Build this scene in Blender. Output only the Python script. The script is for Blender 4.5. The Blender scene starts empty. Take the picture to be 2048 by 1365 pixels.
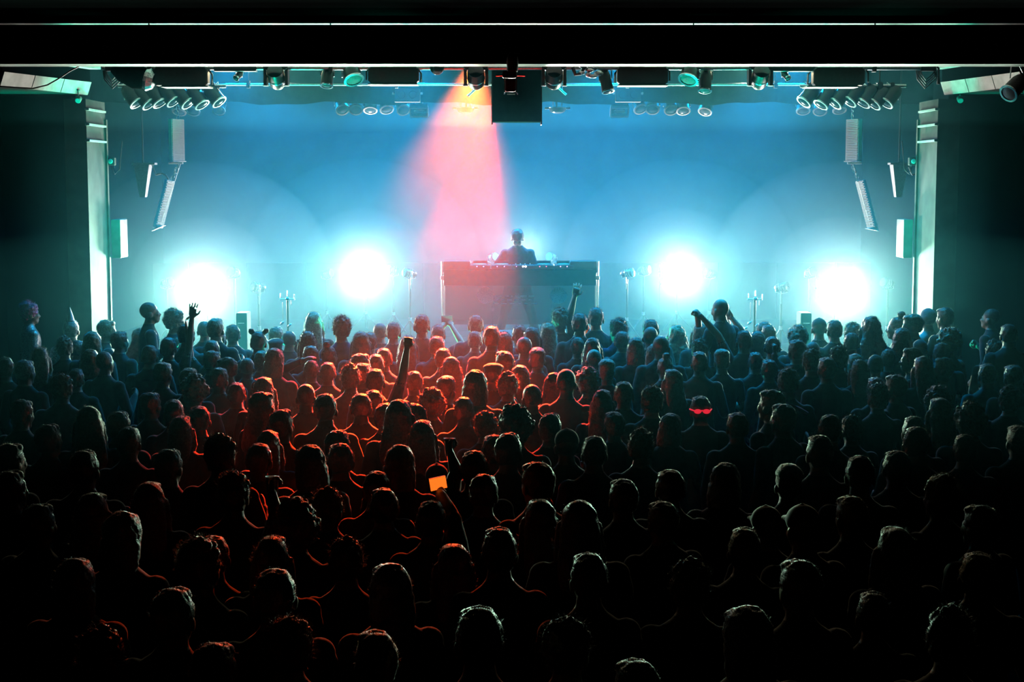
import bpy, bmesh, math, random
import numpy as np
from mathutils import Vector, Matrix, Euler, kdtree, noise

# ---------------------------------------------------------------- camera
F_PX, HC, PITCH = 3128.9, 3.4, math.atan(320 / 3128.9)
scene = bpy.context.scene
col = scene.collection
cam_d = bpy.data.cameras.new('camera')
cam_d.sensor_width, cam_d.lens, cam_d.clip_end = 36.0, 55.0, 200.0
cam = bpy.data.objects.new('camera', cam_d)
cam.location = (0, 0, HC)
cam.rotation_euler = (math.pi / 2 - PITCH, 0, 0)
col.objects.link(cam)
scene.camera = cam

def at(u, v, Y):
    """world point seen at photo pixel (u, v) standing Y metres down the room"""
    dx, dy = (u - 1024) / F_PX, (682.5 - v) / F_PX
    c, s = math.cos(PITCH), math.sin(PITCH)
    t = Y / (c + dy * s)
    return Vector((dx * t, Y, HC + (-s + dy * c) * t))

def at_z(u, v, z):
    dx, dy = (u - 1024) / F_PX, (682.5 - v) / F_PX
    c, s = math.cos(PITCH), math.sin(PITCH)
    t = (z - HC) / (-s + dy * c)
    return Vector((dx * t, t * (c + dy * s), z))

# ---------------------------------------------------------------- world, exposure, render limits
w = bpy.data.worlds.new('world'); scene.world = w; w.use_nodes = True
w.node_tree.nodes['Background'].inputs[0].default_value = (0, 0, 0, 1)
vs = scene.view_settings
vs.view_transform, vs.look, vs.gamma, vs.exposure = 'Standard', 'None', 1.0, 0.0
vs.use_curve_mapping = False
cy = scene.cycles
cy.max_bounces, cy.diffuse_bounces, cy.glossy_bounces, cy.transmission_bounces = 2, 0, 1, 2
cy.volume_bounces, cy.transparent_max_bounces = 0, 24
cy.sample_clamp_indirect, cy.sample_clamp_direct = 3.0, 0.0
cy.use_denoising = True
cy.use_adaptive_sampling, cy.adaptive_threshold, cy.adaptive_min_samples = True, 0.15, 16

HAZE_STAGE, HAZE_HOUSE, HAZE_G = 0.017, 0.0042, 0.2
HAZE_TINT = (0.20, 0.80, 0.98)  # blue of the stage light put into the haze colour
GLOW_PUFF_COL = (0.82, 0.96, 1.0)  # whiter tint that keeps the added puffs' glow white near the lamps

def aim(o, target):
    d = Vector(target) - o.location
    o.rotation_euler = d.to_track_quat('-Z', 'Y').to_euler()

def spot(name, loc, target, colr, power, angle, blend=1.0, size=0.05):
    l = bpy.data.lights.new(name, 'SPOT')
    l.energy, l.color, l.spot_size, l.spot_blend, l.shadow_soft_size = power, colr, math.radians(angle), blend, size
    o = bpy.data.objects.new(name, l); col.objects.link(o)
    o.location = loc; aim(o, target)
    return o

# four white strobe panels standing on the stage: (photo pixel of the panel centre, depth)
STROBES = [(415, 578, 22.0), (731, 545, 24.6), (1355, 546, 24.6), (1671, 577, 22.0)]
for (u, v, Y) in STROBES:
    p = at(u, v, Y)
    spot('strobe_lamp', (p.x, p.y - 0.16, p.z), (p.x * 0.75, p.y - 6, p.z + 0.75), (1.0, 1.0, 0.95), 900, 165, 1.0, 0.16)
    spot('strobe_throw_lamp', (p.x, p.y - 0.16, p.z), (p.x * 0.8, 10.0, 1.25), (0.42, 1.0, 0.66), 3400, 74, 1.0, 0.16)
# a softer white lamp on the stage floor behind the performer
p = at(1052, 505, 24.8)
spot('back_lamp', (p.x, p.y, p.z), (p.x, p.y - 6, p.z + 0.9), (1.0, 1.0, 0.95), 1000, 150, 1.0, 0.12)
# blue wash from the rig over the stage, hung behind the border curtain
for x in (-3.4, -1.9, -0.6, 0.6, 1.9, 3.4):
    spot('blue_wash_lamp', (x, 22.8, 5.05), (x * 0.95, 23.0, 1.0), (0.0, 0.40, 1.0), 1350, 160, 1.0, 0.1)
for x in (-3.4, -1.2, 1.2, 3.4):
    spot('blue_wash_lamp', (x, 19.2, 5.10), (x * 0.95, 18.1, 1.0), (0.0, 0.45, 1.0), 800, 120, 1.0, 0.1)  # added unseen lamps, blue light for the haze before the border
# added lamps hidden in the pit, turning the low haze teal
for x in (-3.3, -1.1, 1.1, 3.3):
    spot('teal_haze_fill', (x, 18.62, 0.25), (x, 18.9, 4.0), (0.0, 1.0, 0.64), 950, 165, 1.0, 0.08)
# added lamps by the angled par rows, brightening the soffits
for s in (-1, 1):
    spot('soffit_fill_lamp', (s * 4.1, 18.4, 4.36), (s * 5.5, 17.7, 4.55), (0.88, 1.0, 0.92), 170, 100, 1.0, 0.06)
# red beam from the rig through the haze onto the dance floor, and a wider red lamp beside it
p = at(978, 196, 21.6)
spot('red_beam_lamp', p, (-0.62, 15.6, 1.7), (1.0, 0.005, 0.0), 185000, 15.5, 0.35, 0.04)
spot('red_wash_lamp', (-0.45, 20.4, 5.0), (-0.85, 14.4, 1.5), (1.0, 0.035, 0.004), 165000, 27, 0.9, 0.06)
spot('red_rim_fill', (-0.45, 20.4, 5.0), (-0.85, 9.9, 1.6), (1.0, 0.07, 0.012), 7000, 13.5, 0.9, 0.06)  # added unseen lamp that reddens the rims of nearer heads
# amber-white backlight on the rear half of the dance floor
for x, tx, e in ((-3.0, -2.4, 420), (3.0, 2.6, 420), (0.3, 0.2, 220)):
    spot('amber_back_lamp', (x, 20.4, 5.0), (tx, 7.0, 1.6), (1.0, 0.85, 0.48), e * 0.65, 44, 1.0, 0.06)

# ---------------------------------------------------------------- materials
MATS = {}
def mat(name, colr, rough=0.6, metal=0.0, noise_amt=0.25, nscale=30.0, bump=0.0, emit=None, estr=0.0, spec=0.5, rand=0.0, sheen=0.0, alpha=1.0, trans=0.0, matte=False):
    m = bpy.data.materials.new(name); m.use_nodes = True
    nt = m.node_tree; b = nt.nodes['Principled BSDF']
    b.inputs['Roughness'].default_value = rough
    b.inputs['Metallic'].default_value = metal
    b.inputs['Specular IOR Level'].default_value = spec
    if matte: b.inputs['IOR'].default_value = 1.0
    if sheen:
        b.inputs['Sheen Weight'].default_value = sheen
        b.inputs['Sheen Roughness'].default_value = 0.4
    if alpha < 1: b.inputs['Alpha'].default_value = alpha
    if trans: b.inputs['Transmission Weight'].default_value = trans
    tc = nt.nodes.new('ShaderNodeTexCoord'); nz = nt.nodes.new('ShaderNodeTexNoise')
    nz.inputs['Scale'].default_value = nscale; nz.inputs['Detail'].default_value = 3.0
    nt.links.new(tc.outputs['Object'], nz.inputs['Vector'])
    rp = nt.nodes.new('ShaderNodeValToRGB')
    lo = [c * (1 - noise_amt) for c in colr]; hi = [min(1, c * (1 + noise_amt)) for c in colr]
    rp.color_ramp.elements[0].position = 0.3; rp.color_ramp.elements[0].color = (*lo, 1)
    rp.color_ramp.elements[1].position = 0.7; rp.color_ramp.elements[1].color = (*hi, 1)
    nt.links.new(nz.outputs['Fac'], rp.inputs['Fac'])
    out = rp.outputs['Color']
    if rand:
        oi = nt.nodes.new('ShaderNodeObjectInfo'); hs = nt.nodes.new('ShaderNodeHueSaturation')
        mr = nt.nodes.new('ShaderNodeMapRange'); mr.inputs['To Min'].default_value = 1 - rand; mr.inputs['To Max'].default_value = 1 + rand
        nt.links.new(oi.outputs['Random'], mr.inputs['Value']); nt.links.new(mr.outputs['Result'], hs.inputs['Value'])
        nt.links.new(out, hs.inputs['Color']); out = hs.outputs['Color']
    nt.links.new(out, b.inputs['Base Color'])
    if bump:
        bp = nt.nodes.new('ShaderNodeBump'); bp.inputs['Strength'].default_value = bump; bp.inputs['Distance'].default_value = 0.01
        nt.links.new(nz.outputs['Fac'], bp.inputs['Height']); nt.links.new(bp.outputs['Normal'], b.inputs['Normal'])
    if emit:
        b.inputs['Emission Color'].default_value = (*emit, 1); b.inputs['Emission Strength'].default_value = estr
        if name != 'phone_screen': m.cycles.emission_sampling = 'NONE'
    MATS[name] = m
    return m

mat('black_paint', (0.005, 0.0055, 0.006), 0.9, matte=True)
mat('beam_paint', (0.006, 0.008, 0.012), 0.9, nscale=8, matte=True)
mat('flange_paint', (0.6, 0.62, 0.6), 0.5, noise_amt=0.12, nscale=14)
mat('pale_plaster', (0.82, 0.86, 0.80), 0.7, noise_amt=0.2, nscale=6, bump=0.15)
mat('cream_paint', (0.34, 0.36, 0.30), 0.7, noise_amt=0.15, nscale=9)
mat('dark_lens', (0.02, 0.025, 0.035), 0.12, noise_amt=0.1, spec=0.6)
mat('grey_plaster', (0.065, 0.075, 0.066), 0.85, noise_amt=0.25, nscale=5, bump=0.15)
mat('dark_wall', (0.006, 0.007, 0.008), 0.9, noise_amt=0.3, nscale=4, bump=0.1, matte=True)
mat('floor_board', (0.008, 0.008, 0.008), 0.9, noise_amt=0.4, nscale=9, bump=0.1, matte=True)
mat('stage_deck', (0.012, 0.013, 0.014), 0.95, noise_amt=0.3, nscale=9, bump=0.1, matte=True)
mat('backdrop_cloth', (0.035, 0.05, 0.06), 0.95, noise_amt=0.15, nscale=3, matte=True)
mat('black_cloth', (0.012, 0.013, 0.014), 0.95, noise_amt=0.3, nscale=12, matte=True)
mat('border_cloth', (0.02, 0.024, 0.026), 0.95, noise_amt=0.2, nscale=12, matte=True)
mat('fixture_black', (0.014, 0.015, 0.017), 0.42, noise_amt=0.3, nscale=40, spec=0.5)
mat('steel', (0.55, 0.56, 0.57), 0.32, 0.9, noise_amt=0.15, nscale=50)
mat('chrome', (0.8, 0.81, 0.82), 0.18, 1.0, noise_amt=0.08, nscale=60)
mat('white_plastic', (0.78, 0.79, 0.80), 0.4, noise_amt=0.06, nscale=30)
mat('grille_grey', (0.48, 0.50, 0.53), 0.5, noise_amt=0.15, nscale=60)
mat('lens_glass', (0.25, 0.30, 0.36), 0.08, 0.0, noise_amt=0.1, spec=0.8)
mat('clear_plastic', (0.9, 0.92, 0.93), 0.08, noise_amt=0.04, trans=0.85)
mat('foil', (0.75, 0.76, 0.78), 0.22, 1.0, noise_amt=0.2, nscale=80, bump=0.6)
mat('strobe_face', (0.9, 0.9, 0.9), 0.4, emit=(0.93, 1.0, 0.97), estr=14.0)
mat('red_lens', (0.5, 0.05, 0.05), 0.2, emit=(1, 0.12, 0.09), estr=4.0)
mat('led_white', (0.8, 0.8, 0.8), 0.4, emit=(1, 0.9, 1), estr=6.0)
mat('led_pink', (0.8, 0.6, 0.8), 0.4, emit=(0.85, 0.35, 1), estr=3.5)
mat('led_red', (0.8, 0.1, 0.1), 0.4, emit=(1, 0.1, 0.15), estr=3.0)
mat('phone_screen', (0.5, 0.3, 0.1), 0.3, emit=(1.0, 0.15, 0.012), estr=1.4)
mat('scrim', (0.05, 0.055, 0.06), 0.9, noise_amt=0.2, nscale=80, alpha=0.62, spec=0.0)
mat('scrim_print', (0.4, 0.42, 0.44), 0.8, noise_amt=0.25, nscale=60, alpha=0.5, spec=0.0)
mat('skin', (0.42, 0.27, 0.20), 0.5, noise_amt=0.12, nscale=20, rand=0.35)
mat('eye', (0.03, 0.02, 0.02), 0.2, noise_amt=0.0)
mat('top_dark', (0.022, 0.023, 0.027), 0.9, noise_amt=0.35, nscale=22, rand=0.7, sheen=0.35, bump=0.2)
mat('top_grey', (0.12, 0.12, 0.13), 0.9, noise_amt=0.3, nscale=22, rand=0.4, sheen=0.15, bump=0.2)
mat('top_white', (0.62, 0.62, 0.62), 0.9, noise_amt=0.15, nscale=22, sheen=0.1, bump=0.2)
mat('top_sparkle', (0.30, 0.34, 0.34), 0.35, 0.5, noise_amt=0.9, nscale=70, bump=0.4)
mat('top_blue', (0.03, 0.05, 0.16), 0.9, noise_amt=0.3, nscale=22, sheen=0.15, bump=0.2)
mat('trousers', (0.02, 0.022, 0.03), 0.9, noise_amt=0.3, nscale=25, rand=0.5)
mat('shoe', (0.03, 0.03, 0.03), 0.6, noise_amt=0.3)
for n, c in (('black', (0.028, 0.024, 0.022)), ('brown', (0.085, 0.052, 0.034)), ('fair', (0.38, 0.27, 0.14)), ('grey', (0.22, 0.22, 0.22)), ('ginger', (0.24, 0.09, 0.03)), ('pink', (0.75, 0.10, 0.30))):
    mat('hair_' + n, c, 0.48, noise_amt=0.4, nscale=60, bump=0.5, spec=0.5, rand=0.2, sheen=0.3 if n in ('black', 'brown') else 1.0)  # full sheen on lighter hair brightens heads that carry a rim light
mat('red_glow_plastic', (0.8, 0.03, 0.04), 0.35, noise_amt=0.05, emit=(1, 0.02, 0.05), estr=0.7)  # made to glow so the glasses show red in the dark
mat('orange_glow_plastic', (0.9, 0.16, 0.02), 0.4, noise_amt=0.05, emit=(1, 0.13, 0.02), estr=0.35)  # slight glow added to keep the bottle bright
mat('pink_fabric', (0.9, 0.2, 0.38), 0.7, noise_amt=0.2, nscale=60)
mat('hat_black', (0.02, 0.02, 0.022), 0.85, noise_amt=0.2, sheen=0.4)
mat('hat_grey', (0.16, 0.16, 0.16), 0.85, noise_amt=0.2, sheen=0.4)

# ---------------------------------------------------------------- mesh helpers
class MB:
    def __init__(s): s.v, s.f = [], []
    def add(s, verts, faces, M=None):
        o = len(s.v)
        s.v += [tuple(M @ Vector(p)) if M else tuple(p) for p in verts]
        s.f += [tuple(i + o for i in f) for f in faces]
        return s
    def box(s, c, d, M=None, ch=0.0):
        """box centre c, size d; ch chamfers the four edges along X and the ends a little"""
        x, y, z = (a / 2 for a in d); c = Vector(c)
        if ch <= 0:
            vv = [c + Vector((sx * x, sy * y, sz * z)) for sx in (-1, 1) for sy in (-1, 1) for sz in (-1, 1)]
            ff = [(0, 1, 3, 2), (4, 6, 7, 5), (0, 4, 5, 1), (2, 3, 7, 6), (0, 2, 6, 4), (1, 5, 7, 3)]
            return s.add(vv, ff, M)
        prof = [(-x + ch, -z), (x - ch, -z), (x, -z + ch), (x, z - ch), (x - ch, z), (-x + ch, z), (-x, z - ch), (-x, -z + ch)]
        vv = []
        for yy, k in ((-y, 1 - ch / max(x, z) * .5), (-y + ch * .5, 1), (y - ch * .5, 1), (y, 1 - ch / max(x, z) * .5)):
            vv += [c + Vector((px * k, yy, pz * k)) for px, pz in prof]
        ff = [tuple(range(7, -1, -1)), tuple(range(24, 32))]
        ff = [tuple(range(8)), tuple(range(31, 23, -1))]
        for r in range(3):
            for i in range(8):
                j = (i + 1) % 8
                ff.append((r * 8 + i, r * 8 + 8 + i, r * 8 + 8 + j, r * 8 + j))
        return s.add(vv, ff, M)
    def loft(s, rings, M=None, cap=True):
        """rings: list of equally long point lists"""
        n = len(rings[0]); vv = [p for r in rings for p in r]; ff = []
        for k in range(len(rings) - 1):
            for i in range(n):
                j = (i + 1) % n
                ff.append((k * n + i, k * n + j, k * n + n + j, k * n + n + i))
        if cap:
            ff.append(tuple(range(n - 1, -1, -1))); ff.append(tuple((len(rings) - 1) * n + i for i in range(n)))
        return s.add(vv, ff, M)
    def lathe(s, prof, n=20, M=None, cap=True):
        """prof: (radius, z) pairs about Z"""
        return s.loft([[Vector((r * math.cos(2 * math.pi * i / n), r * math.sin(2 * math.pi * i / n), z)) for i in range(n)] for r, z in prof], M, cap)
    def tube(s, pts, r, n=8, M=None):
        pts = [Vector(p) for p in pts]; rr = r if isinstance(r, (list, tuple)) else [r] * len(pts)
        rings = []
        for k, p in enumerate(pts):
            d = (pts[min(k + 1, len(pts) - 1)] - pts[max(k - 1, 0)]).normalized()
            a = Vector((0, 0, 1)) if abs(d.z) < 0.9 else Vector((1, 0, 0))
            x = d.cross(a).normalized(); y = d.cross(x)
            rings.append([p + (x * math.cos(2 * math.pi * i / n) + y * math.sin(2 * math.pi * i / n)) * rr[k] for i in range(n)])
        return s.loft(rings, M)
    def ell(s, c, r, n=14, m=9, M=None, R=None):
        c = Vector(c); rings = []
        for k in range(m + 1):
            ph = math.pi * (0.02 + 0.96 * k / m)
            ring = []
            for i in range(n):
                t = 2 * math.pi * i / n
                q = Vector((r[0] * math.sin(ph) * math.cos(t), r[1] * math.sin(ph) * math.sin(t), -r[2] * math.cos(ph)))
                ring.append(c + (R @ q if R else q))
            rings.append(ring)
        return s.loft(rings, M)
    def mesh(s, name, m=None, smooth=False):
        me = bpy.data.meshes.new(name); me.from_pydata(s.v, [], s.f)
        bm = bmesh.new(); bm.from_mesh(me); bmesh.ops.recalc_face_normals(bm, faces=bm.faces); bm.to_mesh(me); bm.free()
        if m: me.materials.append(MATS[m])
        if smooth:
            for p in me.polygons: p.use_smooth = True
            try: me.set_sharp_from_angle(angle=math.radians(40))
            except Exception: pass
        return me
    def obj(s, name, m, parent=None, smooth=False):
        o = bpy.data.objects.new(name, s.mesh(name, m, smooth)); col.objects.link(o)
        if parent: o.parent = parent
        return o

def thing(name, label, cat, loc=(0, 0, 0), group=None, rot=(0, 0, 0)):
    o = bpy.data.objects.new(name, None); col.objects.link(o); o.empty_display_size = 0.1
    o.location = loc; o.rotation_euler = rot
    return tag(o, label, cat, group)
def tag(o, label=None, cat=None, group=None, kind=None):
    if label: o['label'] = label
    if cat: o['category'] = cat
    if group: o['group'] = group
    if kind: o['kind'] = kind
    return o
def struct(name, mb, m, label=None, smooth=False):
    o = mb.obj(name, m, None, smooth); o['kind'] = 'structure'
    if label: o['label'] = label
    return o
def copy_tree(o, parent=None):
    c = o.copy(); col.objects.link(c); c.parent = parent
    for ch in list(o.children): copy_tree(ch, c)
    return c
T = Matrix.Translation
def RX(a): return Matrix.Rotation(math.radians(a), 4, 'X')
def RY(a): return Matrix.Rotation(math.radians(a), 4, 'Y')
def RZ(a): return Matrix.Rotation(math.radians(a), 4, 'Z')

# ================================================================ the room
STAGE_Z, STAGE_Y, BACK_Y, HW = 1.05, 18.9, 27.4, 6.1
BEAM_Y = 16.5
z_bot, z_top = at(1024, 129, BEAM_Y).z, at(1024, 41, BEAM_Y).z
CEIL = z_top + 0.02
struct('floor', MB().box((0, 9.2, -0.05), (2 * HW + .4, 19.4, 0.1)), 'floor_board', 'dark dance floor under the crowd')
b = MB()
for i in range(9):
    b.box((0, STAGE_Y + 0.475 + i * 0.95, STAGE_Z - 0.02), (2 * HW, 0.94, 0.04))
struct('floor_stage', b, 'stage_deck', 'black stage deck behind the crowd')
struct('wall_stage_front', MB().box((0, STAGE_Y + 0.03, (STAGE_Z - .05) / 2), (2 * HW, 0.06, STAGE_Z - .05)), 'black_paint', 'black front face of the stage')
struct('wall_back', MB().box((0, BACK_Y + 0.1, 2.6), (2 * HW + .4, 0.2, 5.4)), 'backdrop_cloth', 'back wall of the stage washed blue in haze')
for s, n in ((-1, 'left'), (1, 'right')):
    struct('wall_' + n, MB().box((s * (HW + 0.1), 13.5, 2.6), (0.2, 28, 5.4)), 'dark_wall', 'dark side wall on the %s of the hall' % n)
struct('ceiling', MB().box((0, 8.1, CEIL + 0.1), (2 * HW + .4, 16.9, 0.2)), 'black_paint', 'black hall ceiling in front of the beam')
struct('ceiling_stage', MB().box((0, 22.2, CEIL + 0.22), (2 * HW + .4, 11.2, 0.2)), 'black_paint', 'black ceiling above the stage')
# the I-beam across the hall: web and two flanges
bm_ = thing('beam', 'wide black steel beam across the hall above the stage opening', None, (0, BEAM_Y, z_bot))
bm_['kind'] = 'structure'
hb = z_top - z_bot
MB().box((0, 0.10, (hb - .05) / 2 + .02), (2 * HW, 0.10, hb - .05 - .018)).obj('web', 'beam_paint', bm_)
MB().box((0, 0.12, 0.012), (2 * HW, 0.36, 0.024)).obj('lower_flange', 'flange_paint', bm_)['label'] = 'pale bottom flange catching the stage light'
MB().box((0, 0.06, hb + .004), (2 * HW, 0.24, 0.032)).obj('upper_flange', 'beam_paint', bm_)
struct('trim_1', MB().box((0, 17.75, CEIL + .108), (2 * HW, 1.7, .02)), 'flange_paint', 'added pale strip showing as a bright line through the slot above the beam web')  # reflector strip added behind an added slot, for the bright line
# proscenium side walls with pillars
for s, n in ((-1, 'left'), (1, 'right')):
    xin, xo = 5.26, HW
    struct('wall_proscenium_' + n, MB().box((s * (xin + xo) / 2, STAGE_Y + 0.05, 2.55), (xo - xin, 0.2, 5.1)), 'dark_wall', 'dark wall beside the %s stage pillar' % n)
    pu = 198 if s < 0 else 1876
    px = s * 5.0
    pl = thing('pillar', 'pale plastered pillar at the %s edge of the stage' % n, None, (px, 18.55, 0)); pl['kind'] = 'structure'
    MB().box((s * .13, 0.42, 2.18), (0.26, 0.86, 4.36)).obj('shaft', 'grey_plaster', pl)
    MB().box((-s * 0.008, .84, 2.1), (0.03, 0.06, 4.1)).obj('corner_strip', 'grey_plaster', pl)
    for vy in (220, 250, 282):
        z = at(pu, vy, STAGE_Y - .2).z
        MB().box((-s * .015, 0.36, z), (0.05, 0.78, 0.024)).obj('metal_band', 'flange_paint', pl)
    q0, q1 = at(pu, 439, 19.5).z, at(pu, 516, 19.5).z
    tag(MB().box((0, 0, 0), (0.115, 0.36, q0 - q1), None, .008).obj('wall_panel', 'cream_paint'), 'pale upright panel fixed beside the %s stage pillar' % n, 'panel').location = (px - s * 0.085, 19.62, (q0 + q1) / 2)
    # soffit running along the side towards the stage
    p0, p1 = at(0 if s < 0 else 2048, 171, 16.95), at(176 if s < 0 else 1888, 191, 18.75)
    zb = (p0.z + p1.z) / 2
    so = thing('soffit', 'pale boxed ceiling soffit leading to the %s stage corner' % n, None, (0, 0, zb)); so['kind'] = 'structure'
    a0, a1 = Vector((p0.x - s * .0, p0.y, 0)), Vector((p1.x, p1.y, 0))
    def prism(z0, z1, off0, off1, ext=0.0):
        i0, i1 = a0 - Vector((s * off0, 0, 0)), a1 - Vector((s * off0, 0, 0))
        vv = []
        for z in (z0, z1):
            vv += [i0 + Vector((0, 0, z)), i1 + Vector((0, 0, z)), Vector((s * off1, i1.y, z)), Vector((s * off1, i0.y, z))]
        return MB().add(vv, [(0, 1, 2, 3), (4, 7, 6, 5), (0, 4, 5, 1), (1, 5, 6, 2), (2, 6, 7, 3), (3, 7, 4, 0)])
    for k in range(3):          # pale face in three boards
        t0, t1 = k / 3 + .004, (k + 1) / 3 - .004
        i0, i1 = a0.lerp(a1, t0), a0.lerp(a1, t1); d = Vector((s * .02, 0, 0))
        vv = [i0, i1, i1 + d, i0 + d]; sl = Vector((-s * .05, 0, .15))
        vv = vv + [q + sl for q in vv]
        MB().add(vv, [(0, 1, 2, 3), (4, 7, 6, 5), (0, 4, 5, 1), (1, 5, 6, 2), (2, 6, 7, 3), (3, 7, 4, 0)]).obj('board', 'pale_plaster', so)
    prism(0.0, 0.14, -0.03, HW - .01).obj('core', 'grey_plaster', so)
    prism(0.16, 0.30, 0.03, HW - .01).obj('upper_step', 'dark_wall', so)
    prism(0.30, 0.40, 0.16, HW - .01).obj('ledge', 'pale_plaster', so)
# low black masking wall at the back of the stage
zz = at(1400, 526, 26.6).z
b = MB()
for i in range(13):
    b.box((-6.0 + i * 1.0, 26.6, (STAGE_Z + zz) / 2), (0.985, 0.06, zz - STAGE_Z))
struct('wall_masking', b, 'black_cloth', 'low black masking flats along the back of the stage')
# border curtain
n = 90; rings_t, rings_b = [], []
b = MB(); vv, ff = [], []
for i in range(n + 1):
    x = -5.6 + 11.2 * i / n; yy = 21.0 + 0.03 * math.sin(i * 1.9); zb = at(1024, 207, 21.0).z + 0.018 * math.sin(i * .55) + 0.01 * math.sin(i * 1.31)
    for dy in (0, 0.012):
        vv += [(x, yy + dy, zb), (x, yy + dy, CEIL + .1)]
for i in range(n):
    o = i * 4
    ff += [(o, o + 4, o + 5, o + 1), (o + 2, o + 3, o + 7, o + 6), (o, o + 2, o + 6, o + 4)]
tag(b.add(vv, ff).obj('border_curtain', 'border_cloth', None, True), 'long dark border curtain hanging across the top of the stage', 'curtain')
# lighting pipes
def pipe(name, u0, u1, v, Y, r, label, rods):
    p0, p1 = at(u0, v, Y), at(u1, v, Y)
    t = thing(name, label, 'pipe', (0, Y, p0.z))
    MB().tube([(p0.x, 0, 0), (p1.x, 0, 0)], r, 12).obj('tube', 'steel', t, True)
    for x in rods:
        MB().tube([(x, 0, 0), (x, 0, CEIL + .12 - p0.z)], 0.008, 6).obj('hanger_rod', 'fixture_black', t)
        MB().box((x, 0, 0), (0.04, 0.09, 0.09)).obj('clamp', 'fixture_black', t)
    return p0.z
Z_PIPE1 = pipe('lighting_pipe', 452, 1608, 169, 19.2, 0.016, 'bright thin lighting pipe crossing above the stage behind the front lamps', (-3.2, -1.4, 1.4, 3.2))
Z_PIPE0 = pipe('lighting_pipe', 205, 1872, 136, 17.5, 0.024, 'front lighting pipe close behind the black beam', (-4, -2, 2, 4))
Z_PIPE2 = pipe('lighting_pipe', 300, 1750, 196, 22.0, 0.024, 'upstage lighting pipe behind the border curtain', (-4, -1.5, 1.5, 4))
# haze
def haze(name, mb, dens, label, colr=HAZE_TINT):
    m = bpy.data.materials.new(name); m.use_nodes = True; nt = m.node_tree
    nt.nodes.remove(nt.nodes['Principled BSDF'])
    v = nt.nodes.new('ShaderNodeVolumeScatter')
    v.inputs['Color'].default_value = (*colr, 1); v.inputs['Density'].default_value = dens; v.inputs['Anisotropy'].default_value = HAZE_G
    nt.links.new(v.outputs['Volume'], nt.nodes['Material Output'].inputs['Volume'])
    MATS[name] = m
    o = mb.obj(name, name)
    return tag(o, label, 'haze', None, 'stuff')
def hbox(x, y0, y1, z0, z1): return MB().box((0, (y0 + y1) / 2, (z0 + z1) / 2), (2 * x, y1 - y0, z1 - z0))
haze('stage_haze', hbox(HW - .01, 16.95, BACK_Y - .01, 0.01, CEIL + .1), HAZE_STAGE, 'thick blue-tinted stage haze filling the stage opening')
haze('hall_haze', hbox(4.6, 9.0, 16.948, 0.01, 2.9), HAZE_HOUSE, 'thin drifting haze above the front of the crowd')
# added haze balls that give each floor lamp a steeper glow
for k, (u, v, Y) in enumerate(STROBES):
    p = at(u, v, Y)
    for r, d in ((1.75, .021), (0.95, .032)):
        haze('glow_puff', MB().ell((p.x, p.y - .25, p.z + .12), (r * 1.05, r, r * .95), 32, 20), d, '%s of added haze shaping the glow of the %s floor lamp' % ('wide cloud' if r > 1.5 else 'middle cloud' if r > 1 else 'dense core', ('left outer', 'left inner', 'right inner', 'right outer')[k]), GLOW_PUFF_COL)
p = at(1052, 505, 24.8)
haze('glow_puff', MB().ell((p.x, p.y - .1, p.z + .05), (1.5, 1.0, 1.4), 32, 20), .014, 'cloud of added haze shaping the glow behind the performer', GLOW_PUFF_COL)  # haze ball added for the glow around the back lamp
haze('rig_veil', hbox(HW - .02, 16.86, 20.9, 4.05, CEIL + .09), .012, 'added haze layer veiling the lamps under the stage ceiling in blue')  # extra layer added to veil the rig but not the beam

# ================================================================ people
random.seed(7)
def remesh(mb, voxel, smooth_it=2, dec=1.0):
    me = mb.mesh('tmp'); o = bpy.data.objects.new('tmp', me); col.objects.link(o)
    m = o.modifiers.new('r', 'REMESH'); m.mode = 'VOXEL'; m.voxel_size = voxel
    if smooth_it:
        m2 = o.modifiers.new('s', 'SMOOTH'); m2.factor, m2.iterations = 0.5, smooth_it
    if dec < 1:
        m3 = o.modifiers.new('d', 'DECIMATE'); m3.ratio = dec
    dg = bpy.context.evaluated_depsgraph_get()
    res = bpy.data.meshes.new_from_object(o.evaluated_get(dg))
    bpy.data.objects.remove(o); bpy.data.meshes.remove(me)
    return res

class Body(MB):
    """collects the lumps of a figure together with the covering of each"""
    def __init__(s): super().__init__(); s.lab = []
    def add(s, verts, faces, M=None):
        super().add(verts, faces, M); s.lab += [s.cur] * (len(s.v) - len(s.lab)); return s
    def ring_loft(s, secs, n=16):
        """secs: (centre, rx, ry) horizontal ellipses"""
        return s.loft([[Vector(c) + Vector((rx * math.cos(2 * math.pi * i / n), ry * math.sin(2 * math.pi * i / n), 0)) for i in range(n)] for c, rx, ry in secs])
    def limb(s, pts, rads, n=12):
        P, R = [], []
        for k in range(len(pts) - 1):
            a, b_ = Vector(pts[k]), Vector(pts[k + 1])
            for t in (0, .2, .4, .6, .8):
                P.append(a.lerp(b_, t)); bulge = 1 + .10 * math.sin(math.pi * min(1, t * 1.3)); R.append((rads[k] + (rads[k + 1] - rads[k]) * t) * bulge)
        P.append(Vector(pts[-1])); R.append(rads[-1])
        s.tube(P, R, n)
        for k, p in enumerate(pts): s.ell(p, (rads[k],) * 3, 10, 7)
        return s

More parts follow.
